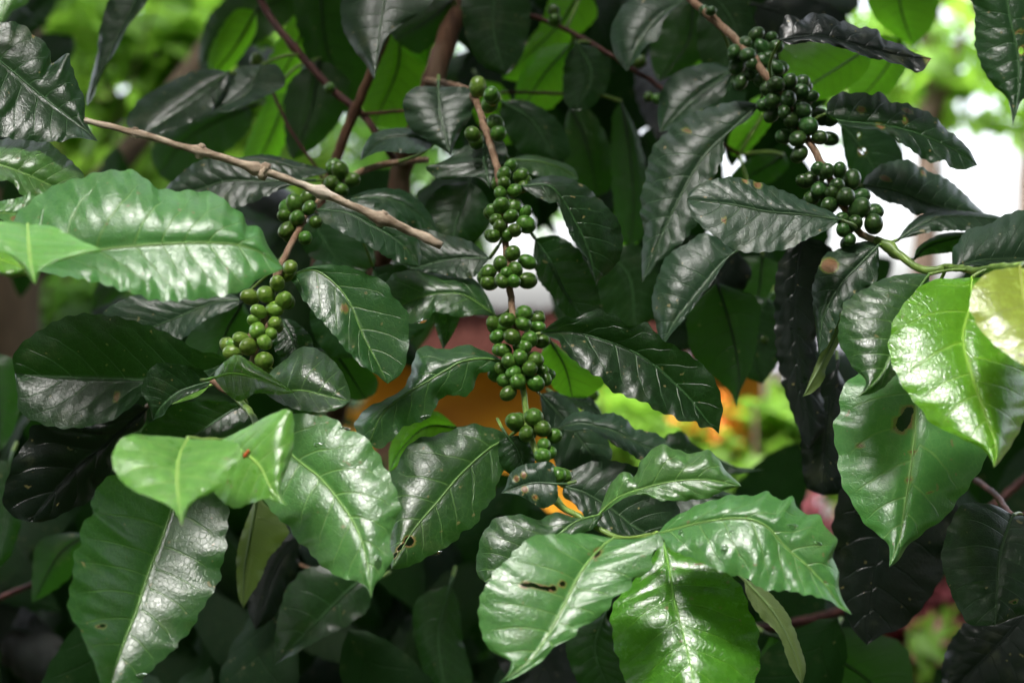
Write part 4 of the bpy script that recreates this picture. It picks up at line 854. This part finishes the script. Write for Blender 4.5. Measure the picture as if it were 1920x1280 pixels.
for px in (1215, 1540, 1880):
    V, F = tube([(X(px, 4.6), 4.62, -.02), (X(px, 4.6), 4.62, Zp(640, 4.6))], .02, 10); mesh_obj('post', V, F, M_gy, rail)
# low plants
def bush(name, label, px, d, py, radii, n, size, mat, seed, cat='plant', group=None, extra=None):
    rs = random.Random(seed); c = (X(px, d), d, Zp(py, d)); t = thing(name, label, cat, (c[0], c[1], 0), group)
    V, F = [], []
    for k in range(5):
        e = Vector(c) + Vector((rs.uniform(-1, 1) * radii[0] * .7, rs.uniform(-1, 1) * radii[1] * .7, rs.uniform(0, .8) * radii[2]))
        a = tube([(c[0] + rs.uniform(-.03, .03), d, -.02), Vector((c[0], d, c[2] * .6)).lerp(e, .4), e], [.014, .010, .004], 7); V, F = join((V, F), a)
    mesh_obj('stem', V, F, BT, t)
    V, F = leafcloud(n, c, radii, size, rs, 12); mesh_obj('foliage', V, F, mat, t, False)
    if extra:
        V, F = leafcloud(n // 5, c, radii, size * .8, rs, 9); mesh_obj('flower', V, F, extra, t, False)['kind'] = 'stuff'
    return t
bush('garden_shrub', 'bright yellow-green shrub in front of the orange wall', 1200, 3.9, 800, (.22, .25, .10), 420, .10, G1, 31, 'shrub', 'low garden plants')
bush('garden_shrub', 'light green shrub dotted with orange under the pointed hanging leaf', 1420, 3.6, 830, (.20, .25, .17), 650, .09, G1, 32, 'shrub', 'low garden plants', GO)
bush('red_leaved_plant', 'pink and red leaved plant glimpsed at lower right between dark leaves', 1750, 2.6, 1180, (.20, .25, .26), 800, .09, GR, 33, 'plant', 'low garden plants', G1)
bush('red_leaved_plant', 'smaller dusky red plant beneath the black hanging leaves', 1560, 2.9, 1030, (.14, .2, .12), 260, .09, GR, 34, 'plant', 'low garden plants')
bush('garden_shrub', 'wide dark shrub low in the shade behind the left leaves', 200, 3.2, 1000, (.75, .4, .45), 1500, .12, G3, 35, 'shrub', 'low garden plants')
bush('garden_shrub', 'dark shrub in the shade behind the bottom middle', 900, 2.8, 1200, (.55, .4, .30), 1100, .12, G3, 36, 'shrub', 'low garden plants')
bush('garden_shrub', 'olive green shrub behind the left edge under the pale leaf', 130, 3.0, 600, (.28, .3, .12), 260, .11, G2, 37, 'shrub', 'low garden plants')

# added unseen trees: their canopy blocks ambient light, opening left for the sun
def added_shade_tree(label, x, y, h, r, n, seed, low=2.6, gap=None):
    rs = random.Random(seed); t = thing('tree', label, 'tree', (x, y, 0), 'trees in the garden behind')
    V, F = tube([(x, y, -.05), (x + .05, y, h * .4), (x - .05, y + .05, h * .9)], [.16, .12, .06], 12, True, .05, seed)
    for k in range(8):
        a = rs.uniform(0, 6.28); e = Vector((x + math.cos(a) * r * .6, y + math.sin(a) * r * .6, h * rs.uniform(.75, 1)))
        V, F = join((V, F), tube([(x, y, h * .4), Vector((x, y, h * .6)).lerp(e, .5), e], [.06, .04, .015], 7))
    mesh_obj('trunk', V, F, BT, t)
    V = []; F = []
    while len(F) < n * 2:
        a = rs.uniform(0, 6.28); q = r * math.sqrt(rs.random()); z = rs.uniform(low, h)
        p = Vector((x + math.cos(a) * q, y + math.sin(a) * q, z))
        if p.y > 1.2 and p.z < 3.4: continue
        k = (p.z - 1.5) / max(sdir.z, .1); cpt = Vector((.0, .55, 1.5)) + sdir * k; dl = p - cpt; dl.y *= 1.7; dl.x *= .65         # the opening the light comes through
        if gap and dl.length < gap + .35 * math.sin(5 * a + 2 * z): continue
        if p.length < 2.2 and p.z < 2.6: continue
        a_ = Vector((rs.uniform(-1, 1), rs.uniform(-1, 1), rs.uniform(-1, .4))).normalized()
        nn = Vector((rs.uniform(-1, 1), rs.uniform(-1, 1), rs.uniform(.2, 1.6))); b = a_.cross(nn).normalized(); s_ = .24 * rs.uniform(.6, 1.3); k0 = len(V)
        V += [p, p + a_ * s_ * .45 + b * s_ * .27, p + a_ * s_, p + a_ * s_ * .45 - b * s_ * .27]; F += [(k0, k0 + 1, k0 + 2), (k0, k0 + 2, k0 + 3)]
    mesh_obj('crown', V, F, G3, t, False)
added_shade_tree('big tree added out of view behind the camera to shade the plants, left', -2.6, -1.6, 5.2, 3.6, 13000, 41, 2.7, .8)
added_shade_tree('big tree added out of view behind the camera to shade the plants, right', 2.6, -1.2, 5.0, 3.6, 13000, 42, 2.7, .8)
added_shade_tree('low bushy tree added far behind the camera to block low light', .3, -4.6, 3.6, 4.0, 9000, 43, .1, .8)

added_shade_tree('low bushy tree added out of view on the left to block side light', -4.4, .6, 3.4, 2.3, 4000, 44, .1)
added_shade_tree('low bushy tree added out of view on the right to block side light', 4.4, .6, 3.4, 2.3, 4000, 45, .1)
